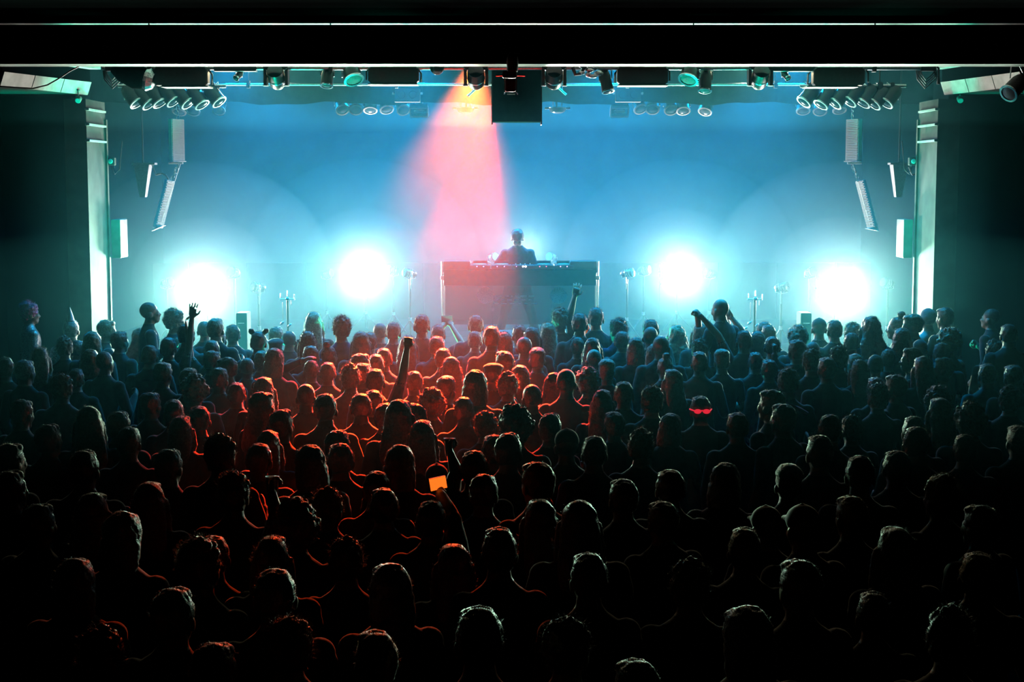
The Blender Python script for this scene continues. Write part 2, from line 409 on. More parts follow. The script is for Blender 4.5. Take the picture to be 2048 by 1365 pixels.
def hand(B, wrist, d, nrm, curl, side):
    """palm, four unequal bent fingers and a thumb; d along the hand, nrm out of the palm"""
    d = Vector(d).normalized(); nrm = (Vector(nrm) - d * Vector(nrm).dot(d)).normalized(); x = d.cross(nrm).normalized() * side
    w = Vector(wrist)
    Rm = Matrix((x, d, nrm)).transposed()
    B.ell(w + d * .048, (.041, .056, .017), 12, 9, R=Rm); B.ell(w + d * .074, (.043, .028, .0135), 12, 9, R=Rm)
    B.tube([w - d * .02, w + d * .03], [.024, .026], 10)
    for i, (off, L) in enumerate(((-.032, .070), (-.011, .080), (.011, .075), (.032, .060))):
        p = w + d * .088 + x * off
        a, pts = 0.10 + 0.25 * curl, [p - d * .025, p]
        for k, fr in enumerate((.42, .32, .26)):
            a += (1.15 if k else .95) * curl + .06
            sp = x * (off * (1 - curl) * 6.0)
            dd = (d * math.cos(a) + nrm * math.sin(a) + sp).normalized()
            pts.append(pts[-1] + dd * L * fr)
        B.tube(pts, [.0098, .0096, .0092, .0088, .008], 8)
        B.ell(pts[-1], (.008,) * 3, 8, 5)
    t0 = w + d * .03 - x * .036
    t1 = t0 + (d * .6 - x * (.8 - .5 * curl) + nrm * (.2 + .6 * curl)).normalized() * .036
    t2 = t1 + (d * .85 - x * (.4 - 1.1 * curl) + nrm * (.1 + .5 * curl)).normalized() * .032
    B.tube([w + d * .015 - x * .02, t0, t1, t2], [.014, .0135, .0115, .009], 8); B.ell(t2, (.009,) * 3, 8, 5)

def make_body(name, arms=None, lean=0.0, voxel=0.0095, sleeve='short', legs=0.0, nod=0.0, top='top'):
    """a 1.75 m figure facing +Y; arms: dict side -> (elbow, wrist, curl, palm normal)"""
    B = Body(); arms = arms or {}
    ln = lambda z: lean * max(0, z - .95)
    B.cur = 'shoe'
    for s in (-1, 1):
        fx = s * (.10 + legs)
        B.ell((fx, .045, .045), (.045, .125, .045)); B.ell((fx, -.03, .05), (.04, .05, .05))
    B.cur = 'trousers'
    for s in (-1, 1):
        fx = s * (.10 + legs)
        B.limb([(s * .088, 0, .90), (s * (.095 + legs * .5), .015, .50), (fx, -.02, .09)], [.098, .066, .05])
    B.ring_loft([((0, -.005, .80), .13, .105), ((0, -.005, .86), .168, .118), ((0, 0, .95), .168, .112), ((0, 0, 1.02), .15, .10)])
    B.cur = 'top'
    B.ring_loft([((0, ln(z) + cyy, z), rx, ry) for z, rx, ry, cyy in ((.93, .172, .118, 0), (1.02, .158, .108, 0), (1.12, .150, .104, 0), (1.22, .163, .112, .0), (1.31, .180, .118, .0), (1.38, .188, .110, -.005), (1.42, .172, .092, -.01), (1.455, .128, .076, -.015), (1.485, .085, .064, -.015), (1.51, .066, .058, -.012))])
    for s in (-1, 1):
        sh = Vector((s * .172, ln(1.4) - .008, 1.388))
        if s in arms: el, wr, curl, pn = arms[s]
        else: el, wr, curl, pn = (s * .235, ln(1.2) - .03, 1.13), (s * .215, ln(1.2) + .11, .93), .45, (-s, 0, 0)
        el, wr = Vector(el), Vector(wr)
        up = el.z > 1.35
        if up:
            sh = sh + Vector((-s * .012, 0, .028)); B.ell(sh.lerp(el, .12), (.066, .062, .07))
        else: B.ell(sh, (.07, .066, .066))
        B.cur = 'top'
        cut = .62 if sleeve == 'short' else 1.0
        mid = sh.lerp(el, cut)
        B.limb([sh, mid], [.062, .054])
        if sleeve == 'long':
            B.limb([el, wr.lerp(el, .04)], [.05, .036])
        else:
            B.cur = 'skin'; B.limb([mid, el, wr], [.046, .041, .027])
        B.cur = 'skin'
        hand(B, wr, wr - el, pn, curl, s)
        B.cur = 'top'
    B.cur = 'skin'
    hy = ln(1.6); hn = nod
    B.limb([(0, ln(1.48) - .008, 1.487), (0, hy + .002, 1.57)], [.056, .054])
    R = Matrix.Rotation(-hn, 3, 'X'); piv = Vector((0, hy, 1.55))
    def H(c): return piv + R @ (Vector(c) - Vector((0, 0, 1.55)))
    def hell(c, r, n=14, m=9): B.ell(H(c), r, n, m, R=R)
    hell((0, -.008, 1.648), (.076, .094, .092), 20, 14)          # cranium
    hell((0, .032, 1.59), (.063, .064, .088), 16, 12)            # face
    hell((0, .062, 1.532), (.042, .036, .028)); hell((0, .079, 1.523), (.02, .016, .016))   # jaw, chin
    hell((0, .078, 1.64), (.05, .02, .014))                      # brow
    B.tube([H((0, .09, 1.632)), H((0, .104, 1.606)), H((0, .116, 1.588))], [.009, .012, .015], 8); hell((0, .106, 1.584), (.019, .013, .010))   # nose
    hell((0, .096, 1.557), (.026, .010, .006)); hell((0, .094, 1.547), (.023, .011, .007))   # lips
    for s in (-1, 1):
        hell((s * .032, .072, 1.60), (.026, .026, .03))          # cheek
        hell((s * .079, -.006, 1.602), (.010, .026, .034)); hell((s * .085, -.016, 1.612), (.008, .016, .022))   # ear
        B.cur = 'eye'; hell((s * .030, .086, 1.623), (.013, .010, .008)); B.cur = 'skin'
    me = remesh(B, voxel, 2, .4 if voxel < .008 else 1.0); me.name = name
    order = ['top', 'skin', 'trousers', 'shoe', 'eye']
    for k in order: me.materials.append(MATS[{'top': 'top_dark'}.get(k, k)])
    kd = kdtree.KDTree(len(B.v))
    for i, p in enumerate(B.v): kd.insert(p, i)
    kd.balance()
    idx = np.zeros(len(me.polygons), dtype=np.int32)
    for p in me.polygons:
        l_ = B.lab[kd.find(p.center)[1]]
        if p.center.z > 1.44 and abs(p.center.x) < .11 and l_ != 'eye': l_ = 'skin' if p.center.z > 1.502 else 'top'
        idx[p.index] = order.index(l_)
    me.polygons.foreach_set('material_index', idx)
    me.polygons.foreach_set('use_smooth', np.ones(len(idx), dtype=bool))
    me['head'] = [hy, hn]
    return me

# ---------------------------------------------------------------- hair and hats
def strands(me, count, length, seed, zmin=1.6, up=0.3, width=.0008):
    """thin flyaway strands rooted on the surface, joined to the mesh"""
    rnd = random.Random(seed)
    vs_, fs_ = [tuple(v.co) for v in me.vertices], [tuple(p.vertices) for p in me.polygons]
    nv = len(vs_)
    cand = [v for v in me.vertices if v.co.z > zmin and v.co.y < .06]
    for _ in range(int(count * 1.7)):
        v = rnd.choice(cand); n = (v.normal + Vector((rnd.uniform(-.6, .6), rnd.uniform(-.6, .6), rnd.uniform(-.2, .6) + up))).normalized()
        L = length * rnd.uniform(.4, 1.3); t = n.cross(Vector((rnd.uniform(-1, 1), rnd.uniform(-1, 1), rnd.uniform(-1, 1)))).normalized()
        p0 = v.co - n * .004; p1 = p0 + n * L * .55; p2 = p1 + (n + t * .7 + Vector((0, 0, -.3))).normalized() * L * .45
        i = len(vs_); w_ = t * width
        vs_ += [tuple(p0 - w_), tuple(p0 + w_), tuple(p1 - w_ * .8), tuple(p1 + w_ * .8), tuple(p2)]
        fs_ += [(i, i + 1, i + 3, i + 2), (i + 2, i + 3, i + 4)]
    m2 = bpy.data.meshes.new(me.name); m2.from_pydata(vs_, [], fs_)
    for p in m2.polygons: p.use_smooth = True
    return m2

def rough(me, amp, freq, seed):
    off = Vector((seed * 3.1, seed * 1.7, 0))
    for v in me.vertices:
        v.co += v.normal * amp * (noise.fractal(v.co * freq + off, 1.0, 2.0, 3))
    me.update()

def hair_mesh(kind, seed=1):
    b = MB(); sh = lambda k: b.ell((0, -.016, 1.655), (.076 + k, .094 + k, .090 + k), 22, 16)
    fringe = lambda k: b.ell((0, .045, 1.715), (.06 + k, .035 + k, .025 + k))
    nape = lambda k, lo: b.loft([[Vector((rx * math.cos(2 * math.pi * i / 16), cy_ + ry * math.sin(2 * math.pi * i / 16), z)) for i in range(16)] for z, rx, ry, cy_ in ((lo, .055 + k, .03, -.055), (lo + .05, .07 + k, .055, -.045), (1.66, .074 + k, .07, -.035))])
    vox, st, amp, fr = .010, (600, .018), .007, 30
    if kind == 'short': sh(.008); fringe(.004); nape(.003, 1.56)
    elif kind == 'thick': sh(.013); nape(.005, 1.565); st, amp = (700, .014), .005
    elif kind == 'buzz': sh(.004); amp, st = .0015, (500, .008)
    elif kind == 'messy':
        sh(.014); fringe(.01); nape(.006, 1.555); rn = random.Random(seed)
        for _ in range(16):
            a = rn.uniform(0, 6.28); e = rn.uniform(.3, 1.4)
            b.ell((.08 * math.cos(a) * math.cos(e), -.016 + .095 * math.sin(a) * math.cos(e), 1.66 + .1 * math.sin(e)), (.024,) * 3, 8, 6)
        st, amp = (900, .034), .014
    elif kind == 'curly':
        sh(.03); nape(.02, 1.54); rn = random.Random(seed)
        for _ in range(46):
            a = rn.uniform(0, 6.28); e = rn.uniform(-.3, 1.5); y = -.02 + .118 * math.sin(a) * math.cos(e)
            if y > .06 and e < .5: continue
            b.ell((.104 * math.cos(a) * math.cos(e), y, 1.66 + .118 * math.sin(e)), (rn.uniform(.02, .034),) * 3, 8, 6)
        st, amp = (1000, .032), .014
    elif kind in ('long', 'straight', 'wavy'):
        k = {'long': .012, 'straight': .006, 'wavy': .026}[kind]; lo = {'long': 1.30, 'straight': 1.36, 'wavy': 1.26}[kind]
        sh(k); fringe(k * .5)
        sp = {'long': .115, 'straight': .09, 'wavy': .15}[kind]
        b.loft([[Vector((rx * math.cos(2 * math.pi * i / 18), cy_ + ry * math.sin(2 * math.pi * i / 18), z)) for i in range(18)] for z, rx, ry, cy_ in
                ((lo, sp * .75, .022, -.125), (lo + .06, sp, .034, -.115), (1.45, sp * .98, .048, -.09), (1.55, .088 + k, .066, -.05), (1.64, .08 + k, .075, -.03))])
        for s in (-1, 1): b.tube([(s * (.074 + k), .01, 1.64), (s * (.084 + k), .02, 1.55), (s * sp * .85, .0, 1.44), (s * sp * .8, -.04, lo + .06)], [.022, .026, .03, .02], 10)
        st, amp, fr = (800, .024), (.006 if kind != 'wavy' else .016), (26 if kind != 'wavy' else 16)
    elif kind == 'bun': sh(.006); nape(.0, 1.57); b.ell((0, -.045, 1.775), (.045, .042, .036)); st = (500, .018)
    elif kind == 'ears': sh(.008); nape(.003, 1.56); [b.ell((s * .075, -.01, 1.755), (.034, .024, .034)) for s in (-1, 1)]; st = (400, .014)
    elif kind == 'ponytail':
        sh(.006); nape(.0, 1.57)
        b.tube([(0, -.10, 1.68), (0, -.15, 1.67), (0, -.165, 1.58), (0, -.15, 1.46), (0, -.14, 1.38)], [.018, .03, .034, .03, .012], 12)
    elif kind == 'flat':
        b.loft([[Vector(((.078 + .012 * t) * math.cos(a) * (1 if abs(math.cos(a)) < .7 else 1), -.01 + (.092 + .008 * t) * math.sin(a), 1.62 + .145 * t)) for a in [2 * math.pi * i / 20 for i in range(20)]] for t in (0, .2, .4)]); b.ell((0, -.012, 1.705), (.086, .102, .066), 22, 12); b.ell((0, .0, 1.735), (.07, .085, .038), 20, 10)
        nape(.004, 1.56); st, amp = (320, .018), .006
    elif kind == 'bob':
        sh(.016); fringe(.008)
        b.loft([[Vector((rx * math.cos(2 * math.pi * i / 18), cy_ + ry * math.sin(2 * math.pi * i / 18), z)) for i in range(18)] for z, rx, ry, cy_ in ((1.47, .092, .058, -.055), (1.52, .106, .07, -.045), (1.62, .1, .085, -.03))])
        st = (500, .018)
    elif kind == 'cap':
        b.ell((0, -.008, 1.672), (.086, .103, .084), 22, 16); b.loft([[Vector((rx * math.cos(a), .05 + ry * math.sin(a), z)) for a in [math.pi * 2 * i / 18 for i in range(18)]] for z, rx, ry in ((1.672, .074, .125), (1.688, .074, .125))]); b.ell((0, -.008, 1.757), (.01, .01, .008)); st, amp, vox = None, .0, .008
    elif kind == 'flatcap':
        b.ell((0, .012, 1.712), (.098, .125, .045), 24, 12); b.ell((0, .10, 1.685), (.07, .05, .014)); b.loft([[Vector((.083 * math.cos(a), -.012 + .1 * math.sin(a), z)) for a in [math.pi * 2 * i / 20 for i in range(20)]] for z in (1.645, 1.70)]); st, amp = None, .003
    elif kind == 'beanie':
        b.ell((0, -.014, 1.672), (.086, .104, .098), 22, 16); b.loft([[Vector((.091 * math.cos(a), -.014 + .109 * math.sin(a), z)) for a in [math.pi * 2 * i / 20 for i in range(20)]] for z in (1.625, 1.668)]); st, amp = None, .002
    me = remesh(b, vox, 2); me.name = 'hair_' + kind
    if amp: rough(me, amp, fr, seed)
    if st: me = strands(me, st[0], st[1], seed, 1.5 if kind in ('long', 'wavy', 'curly') else 1.62)
    else:
        for p in me.polygons: p.use_smooth = True
    me.materials.append(MATS['hair_black'])
    return me
HAIR = {}
def hair_for(kind, seed=1):
    if (kind, seed) not in HAIR: HAIR[(kind, seed)] = hair_mesh(kind, seed)
    return HAIR[(kind, seed)]

STOCK = [make_body('person_body', None, .05, sleeve='short'),
         make_body('person_body', None, .0, sleeve='long'),
         make_body('person_body', {-1: ((-.25, .06, 1.12), (-.12, .28, 1.16), .7, (1, 0, 0)), 1: ((.25, .06, 1.12), (.10, .28, 1.20), .7, (-1, 0, 0))}, .03, sleeve='short', nod=.12),
         make_body('person_body', {1: ((.26, .05, 1.13), (.20, .26, 1.27), .75, (-1, 0, 0))}, .08, sleeve='long', nod=-.08)]

HAIR_NAME = {'short': '{c} short-haired person', 'buzz': '{c} crop-haired person', 'messy': '{c} tousle-haired person', 'curly': '{c} curly-haired person', 'long': '{c} long-haired person', 'straight': '{c} straight-haired person', 'wavy': '{c} wavy-haired person',
             'bun': '{c} topknotted person', 'ears': '{c} bun-haired person', 'ponytail': '{c} ponytailed person', 'flat': '{c} flat-topped person', 'bob': '{c} bob-haired person', 'cap': 'dark-capped person', 'flatcap': 'flat-capped person', 'beanie': 'beanie-wearing person', 'bald': 'bald person'}
COLN = {'black': 'dark', 'brown': 'brown', 'fair': 'fair', 'grey': 'grey', 'ginger': 'ginger', 'pink': 'pink'}
TOPN = {'top_dark': 'dark top', 'top_grey': 'grey top', 'top_white': 'white shirt', 'top_sparkle': 'glittering top', 'top_blue': 'dark blue top'}
PEOPLE = []          # (pos, record)
SPECS = []
def person(u, v, hair='short', c='black', top='top_dark', yaw=None, h=None, arms=None, label=None, sleeve='short', lean=.03, nod=0.0, step=0.0, extra=None):
    """someone whose head top shows at photo pixel (u, v); arms: {side: ((ue, ve), (uw, vw), curl, palm normal, forward)} in photo pixels"""
    rnd = random.Random(int(u * 7919 + v * 104729))
    pref = h or min(1.84, max(1.56, rnd.gauss(1.70, .055)))
    p = at_z(u, v, pref + step)
    lim = 18.0 if abs(p.x) > 4.5 else 18.3
    g = at(u, v, 10.0)
    sp = dict(u=u, v=v, hair=hair, c=c, top=top, yaw=yaw, h=h, arms=arms, label=label, sleeve=sleeve, lean=lean, nod=nod, step=step, extra=extra, rnd=rnd,
              Y=min(p.y, lim), lim=lim, k=(g.z - HC) / 10.0, kx=g.x / 10.0)
    sp['Y0'] = sp['Y']; SPECS.append(sp)
    return sp
def settle():
    """shift people along their own line of sight, growing or shrinking a little, until nobody stands inside a neighbour"""
    for it in range(45):
        moved = False
        for i, a in enumerate(SPECS):
            for b_ in SPECS[i + 1:]:
                dy = a['Y'] - b_['Y']
                if abs(dy) > .46: continue
                dx = a['kx'] * a['Y'] - b_['kx'] * b_['Y']
                need = .46 if (a['arms'] or b_['arms']) else .43
                d = math.hypot(dx, dy)
                if d >= need or abs(dx) >= need: continue
                want = math.sqrt(max(0, need * need - dx * dx)) + .003
                sg = 1 if dy >= 0 else -1
                push = (want - abs(dy)) / 2
                for o, s_ in ((a, sg), (b_, -sg)):
                    ny = o['Y'] + s_ * push
                    q = HC + o['k'] * ny - o['step']
                    if 1.50 <= q <= 1.93 and ny <= o['lim']: o['Y'] = ny; moved = True
        if not moved: break
def build_person(sp):
    u, v, hair, c, top, yaw, arms, label, sleeve, lean, nod, step, extra, rnd = (sp[k_] for k_ in ('u', 'v', 'hair', 'c', 'top', 'yaw', 'arms', 'label', 'sleeve', 'lean', 'nod', 'step', 'extra', 'rnd'))
    hair_h = {'curly': .045, 'messy': .03, 'flat': .03, 'wavy': .03, 'bun': .07, 'ears': .05, 'beanie': .03, 'bald': -.01, 'buzz': 0, 'cap': .02}.get(hair, .012)
    p = at(u, v, sp['Y']); q = p.z - step
    sc = q / (1.74 + hair_h)
    yaw = rnd.gauss(0, 14) if yaw is None else yaw
    if arms:
        A = {}; iR = RZ(-yaw)
        for s, (e, w_, curl, pn, fwd) in arms.items():
            def loc(px, f):
                g = at(px[0], px[1], p.y + f); g = iR @ (g - Vector((p.x, p.y, step))); return g / sc
            A[s] = (loc(e, fwd * .5), loc(w_, fwd), curl, iR @ Vector(pn))
        me = make_body('person_body', A, lean, .0062, sleeve, nod=nod)
    else:
        me = STOCK[rnd.randrange(len(STOCK))]
    root = bpy.data.objects.new('person', me); col.objects.link(root)
    root.location = (p.x, p.y, step); root.rotation_euler = (0, 0, math.radians(yaw)); root.scale = (sc * rnd.uniform(.97, 1.05), sc, sc)
    if arms: root.scale = (sc, sc, sc)
    root.material_slots[0].link = 'OBJECT'; root.material_slots[0].material = MATS[top]
    hy, hn = me['head']
    HM = T((0, hy, 1.55)) @ Matrix.Rotation(-hn, 4, 'X') @ T((0, 0, -1.55))
    def child(name, mesh, m):
        o = bpy.data.objects.new(name, mesh); col.objects.link(o); o.parent = root; o.matrix_local = HM
        o.material_slots[0].link = 'OBJECT'; o.material_slots[0].material = MATS[m]; return o
    if hair == 'bald': pass
    elif hair in ('cap', 'flatcap', 'beanie'):
        child('hair', hair_for('buzz'), 'hair_' + c); child('hat', hair_for(hair), 'hat_grey' if hair == 'beanie' else 'hat_black')
    else:
        child('hair', hair_for(hair, rnd.choice((1, 2)) if hair in ('messy', 'curly') else 1), 'hair_' + c)
    if extra == 'party_hat':
        child('party_hat', MB().lathe([(.045, 0), (.03, .06), (.004, .15)], 16, T((0, -.02, 1.745))).mesh('party_hat', 'white_plastic'), 'white_plastic')
    if extra == 'sunglasses':
        g = MB(); [g.ell((s * .036, -.125, 1.635), (.03, .008, .02)) for s in (-1, 1)]; g.tube([(-.09, -.02, 1.64), (-.066, -.118, 1.64), (.066, -.118, 1.64), (.09, -.02, 1.64)], .006, 6)
        child('sunglasses', g.mesh('sunglasses', 'red_glow_plastic'), 'red_glow_plastic')['label'] = 'red sunglasses, given a glow, pushed to the back of the head'
    if extra == 'scarf':
        g = MB(); g.tube([(-.12, -.08, 1.50), (-.05, -.13, 1.47), (.04, -.135, 1.44), (.13, -.12, 1.40), (.20, -.10, 1.37)], [.02, .026, .022, .028, .016], 8)
        child('scarf', g.mesh('scarf', 'pink_fabric'), 'pink_fabric')['label'] = 'bright pink scarf'
    PEOPLE.append((p, dict(o=root, u=u, v=v, hair=hair, c=c, top=top, label=label)))
    root['category'] = 'person'
    sp['p'] = p

# ---------------------------------------------------------------- people doing something of their own (photo pixel of the head top, look)
Z = (0, -1, 0)
person(336, 675, 'short', 'black', arms={1: ((377, 702), (384, 636), .05, (0, 1, 0), .12)}, yaw=0, label='dark-haired person raising one open hand high, below the leftmost floor lamp')
person(423, 681, 'short', 'black', arms={-1: ((381, 716), (374, 660), .25, (1, 0, 0), .06)}, yaw=0, label='dark-haired person with one half-closed hand up beside the tall open hand')
R_FIST = person(750, 738, 'short', 'brown', arms={1: ((806, 750), (814, 697), .95, (0, 1, 0), .08)}, yaw=0, label='person in dark short sleeves punching a clenched fist straight up in the red light')
person(1120, 618, 'messy', 'brown', yaw=0, h=1.86, arms={1: ((1139, 634), (1149, 594), .15, (0, 1, 0), .05)}, label='tall tousled-haired person waving an open hand in front of the booth')
R_FILM = person(876, 650, 'short', 'black', yaw=0, arms={1: ((924, 688), (903, 653), .75, (-.6, 1, 0), .22), -1: ((868, 690), (886, 656), .75, (.6, 1, 0), .22)}, label='person filming with both arms up in the red haze')
person(622, 721, 'short', 'black', yaw=0, sleeve='long', arms={-1: ((563, 742), (604, 722), .2, (.3, 0, -1), -.02)}, label='person in long sleeves with one arm bent over the head')
R_CAN = person(1489, 661, 'short', 'black', yaw=0, arms={-1: ((1437, 672), (1403, 634), .7, (-.7, .4, 0), .10)}, label='person stretching one long arm up sideways with a can in hand')
person(1515, 664, 'bob', 'black', yaw=0, arms={-1: ((1485, 664), (1465, 638), .1, (.5, 1, 0), .15)}, label='bob-haired person holding an open hand up beside the bald head')
R_PHONE = person(862, 1003, 'short', 'black', yaw=0, sleeve='long', arms={1: ((905, 1040), (882, 992), .7, (-.6, 1, 0), .25)}, label='dark-haired person holding a phone with a glowing orange screen overhead')
R_CUP = person(948, 902, 'short', 'black', yaw=0, arms={-1: ((912, 944), (903, 914), .7, (1, .3, 0), .12)}, label='person raising a clear cup that glows red')
R_CUP2 = person(590, 1003, 'curly', 'brown', yaw=0, arms={-1: ((552, 1032), (546, 996), .7, (1, .3, 0), .12)}, label='bushy curly-haired person raising a cup that catches the red light')
R_BOT = person(1192, 615, 'short', 'black', yaw=0, h=1.85, arms={-1: ((1172, 690), (1174, 676), .7, (1, .3, 0), .10)}, label='tall dark figure holding an orange bottle at the foot of the stage')
person(1402, 793, 'short', 'brown', yaw=0, extra='sunglasses', label='person wearing red sunglasses on the back of the head')
person(1576, 739, 'messy', 'fair', yaw=-20, extra='scarf', label='fair tousled-haired person with a bright pink scarf over one shoulder')
person(140, 640, 'short', 'grey', 'top_sparkle', yaw=0, extra='party_hat', label='person in a glittering top wearing a small white pointed party hat')
person(59, 604, 'messy', 'pink', 'top_sparkle', yaw=-60, step=.28, label='pink-haired person in a glittering top by the left side wall')
person(1445, 601, 'bald', 'black', 'top_dark', yaw=40, step=.28, label='bald person standing tall at the stage edge, head turned sideways')
person(291, 606, 'buzz', 'black', 'top_dark', yaw=-70, step=.28, label='crop-haired person turned in profile beside the left stage pillar')
person(1859, 617, 'beanie', 'black', 'top_white', yaw=25, step=.2, label='person in a white shirt and snug beanie near the right stage pillar')
person(1894, 615, 'short', 'black', 'top_dark', yaw=30, step=.2, label='dark-haired person just outside the white shirt by the right stage pillar')
person(1989, 619, 'buzz', 'black', 'top_dark', yaw=50, step=.2, label='crop-haired person standing alone near the right side wall')
person(516, 657, 'ears', 'black', yaw=0, label='person with two round hair buns like small ears')
person(627, 624, 'long', 'fair', yaw=0, h=1.84, label='tall person with long fair hair lit white, left of the red haze')
person(1097, 646, 'straight', 'fair', yaw=8, label='person with straight fair hair in front of the booth')
person(1355, 651, 'wavy', 'fair', yaw=0, label='person with big backlit wavy hair below the right inner floor lamp')
person(985, 728, 'flatcap', 'black', yaw=-10, label='person in a broad flat cap edged with red light')
person(1075, 696, 'flat', 'black', yaw=0, label='person with tall flat-topped hair below the booth')
person(1177, 738, 'curly', 'fair', yaw=0, label='person with bushy curly hair ringed in amber light')
person(1580, 931, 'flat', 'fair', yaw=0, label='person with flat-topped hair edged yellow in the dark rear crowd')
person(1801, 623, 'bun', 'brown', yaw=70, label='person with a topknot turned in profile toward the stage centre')
person(611, 771, 'buzz', 'brown', yaw=0, label='crop-haired person ringed in pink and white light below the bent arm')
person(1703, 992, 'short', 'fair', yaw=15, label='fair-haired person whose head top glows yellow, far right rear crowd')
person(391, 1079, 'messy', 'fair', yaw=-15, label='fair tousled head glowing orange and cream in the near left crowd')

# ---------------------------------------------------------------- everyone else in view: (u, v, hair, colour); fair also stands for a bright rim
CROWD = '''208,640,short,fair 235,663,short,brown 343,618,messy,brown 373,648,short,black 407,644,buzz,black 428,637,short,fair 436,661,short,fair 466,650,short,black
183,665,bob,fair 153,681,short,black 128,674,messy,brown 180,700,bob,brown 204,705,buzz,grey 280,657,wavy,black 298,691,short,brown 421,702,short,brown 458,715,short,black
493,718,buzz,brown 323,725,short,fair 378,736,short,ginger 436,736,short,brown 387,752,curly,brown 78,695,straight,fair 50,720,short,grey 10,715,short,black 150,738,short,brown
120,749,messy,brown 298,786,short,brown 473,765,short,black 347,799,short,black 398,812,short,black 178,815,long,fair 233,824,short,brown 256,855,short,brown 358,833,straight,fair
436,870,messy,black 12,888,short,grey 163,903,short,brown 333,900,short,black 40,800,short,black 90,850,short,black 550,655,short,brown 577,664,buzz,black 684,633,messy,black
615,663,straight,brown 550,679,flatcap,black 760,648,buzz,brown 786,645,short,black 722,665,long,black 740,665,short,brown 843,630,short,brown 952,631,short,brown 949,663,short,brown
983,653,short,black 622,692,short,brown 655,682,bun,brown 547,699,bob,brown 521,702,short,fair 722,707,short,ginger 752,709,short,brown 768,697,short,brown 885,697,short,brown
903,715,long,brown 872,673,short,brown 815,672,long,black 1013,703,short,brown 1009,665,straight,brown 655,725,short,black 700,730,messy,brown 722,727,short,brown 527,755,long,brown
524,785,long,brown 650,789,short,black 722,788,short,brown 747,780,short,ginger 767,808,short,ginger 798,800,long,brown 865,780,curly,ginger 890,753,flat,black 928,795,short,black
835,808,straight,black 950,743,bob,brown 830,743,short,brown 970,824,messy,brown 988,872,short,ginger 1013,868,short,brown 843,843,long,brown 557,820,short,black 672,862,short,black
535,863,long,black 517,888,short,brown 622,894,bob,grey 682,888,short,ginger 800,892,bob,ginger 1016,745,messy,brown 1040,651,short,black 1064,655,long,black 1048,676,buzz,brown
1159,627,short,black 1236,638,messy,black 1244,663,short,black 1302,639,short,brown 1301,656,buzz,black 1272,677,bob,brown 1155,675,short,black 1185,676,long,black 1189,701,buzz,fair
1214,719,flat,fair 1133,740,buzz,grey 1322,674,buzz,black 1308,690,bob,brown 1447,633,short,black 1402,648,long,black 1400,679,messy,brown 1528,644,short,brown 1400,704,short,brown
1445,699,flat,fair 1332,705,bun,black 1512,705,short,black 1248,764,short,brown 1304,773,messy,brown 1475,825,short,brown 1040,733,bob,brown 1065,772,buzz,brown 1107,747,long,black
1097,828,short,brown 1030,815,curly,black 1232,825,short,brown 1189,872,short,fair 1282,861,messy,brown 1134,858,cap,black 1350,740,long,black 1550,780,short,black 1205,780,long,black
1340,830,bob,black 1538,650,short,brown 1597,653,curly,fair 1639,636,cap,black 1671,641,short,brown 1705,646,messy,brown 1744,633,wavy,brown 1704,666,short,black 1736,663,bun,fair
1831,628,short,fair 2019,649,short,black 1897,658,curly,fair 1806,658,bob,brown 1840,679,cap,black 1884,686,short,black 1824,695,short,black 1776,699,short,brown 1751,710,beanie,black
1721,719,straight,black 1712,709,long,fair 1679,693,messy,black 1624,700,messy,brown 1656,715,short,black 1606,690,short,brown 1594,679,short,black 1626,685,buzz,black 1546,673,ponytail,black
1541,720,short,black 1849,714,long,black 1887,715,short,fair 1987,680,messy,brown 1977,728,short,fair 1754,755,short,brown 1759,768,messy,black 1797,750,short,brown 1874,777,curly,grey
1884,798,long,fair 1829,834,short,brown 1834,855,short,brown 1661,829,short,brown 1706,832,messy,brown 1574,809,short,black 1942,808,curly,brown 2042,853,short,fair 2027,730,short,fair
2020,773,messy,brown 1721,913,short,grey 1796,903,short,fair 1640,870,short,black 1930,870,short,black 11,944,short,brown 298,965,long,ginger 240,1029,bob,brown 185,987,long,ginger
425,1074,short,ginger 550,1141,short,grey 465,946,messy,brown 650,979,messy,fair 770,980,short,brown 873,928,cap,black 752,944,short,brown 965,950,short,black 908,1090,long,brown
757,1270,short,fair 580,1240,messy,fair 540,1075,straight,brown 1075,924,short,brown 1342,941,short,brown 1330,1005,short,brown 1537,1013,cap,black 1490,1060,short,fair 1280,1326,short,brown
1080,1000,long,black 1722,915,buzz,brown 1892,953,messy,fair 1611,1010,cap,black 1957,1110,short,fair 1160,1005,long,black 1450,930,bob,black 1250,960,short,black 1000,1060,short,black
690,1080,messy,black 340,1180,short,black 150,1120,bob,black 70,1010,short,black 1180,1110,short,black 1380,1120,messy,black 1600,1120,short,black 1800,1060,long,black 1960,1010,short,black
780,1130,bob,black 960,1220,short,black 1130,1240,messy,black 1500,1220,bob,black 1750,1190,short,black 1900,1220,messy,black 420,1290,short,black 200,1260,messy,black'''
SEEN = []
for ent in CROWD.split():
    u, v, hr, cc = ent.split(','); u, v = float(u), float(v)
    if any(abs(u - a) < 7 and abs(v - b_) < 7 for a, b_ in SEEN): continue
    SEEN.append((u, v))
    k = random.Random(int(u * 31 + v)).random()
    person(u, v, hr, cc, 'top_white' if (u, v) == (1977, 728) else 'top_blue' if (u, v) in ((1236, 638), (684, 633)) else 'top_grey' if k > .86 else 'top_dark',
           yaw=70 if (u, v) in ((1824, 695), (1887, 715), (1831, 628)) else -65 if (u, v) in ((208, 640), (343, 618)) else None)
settle()
for sp in SPECS: build_person(sp)
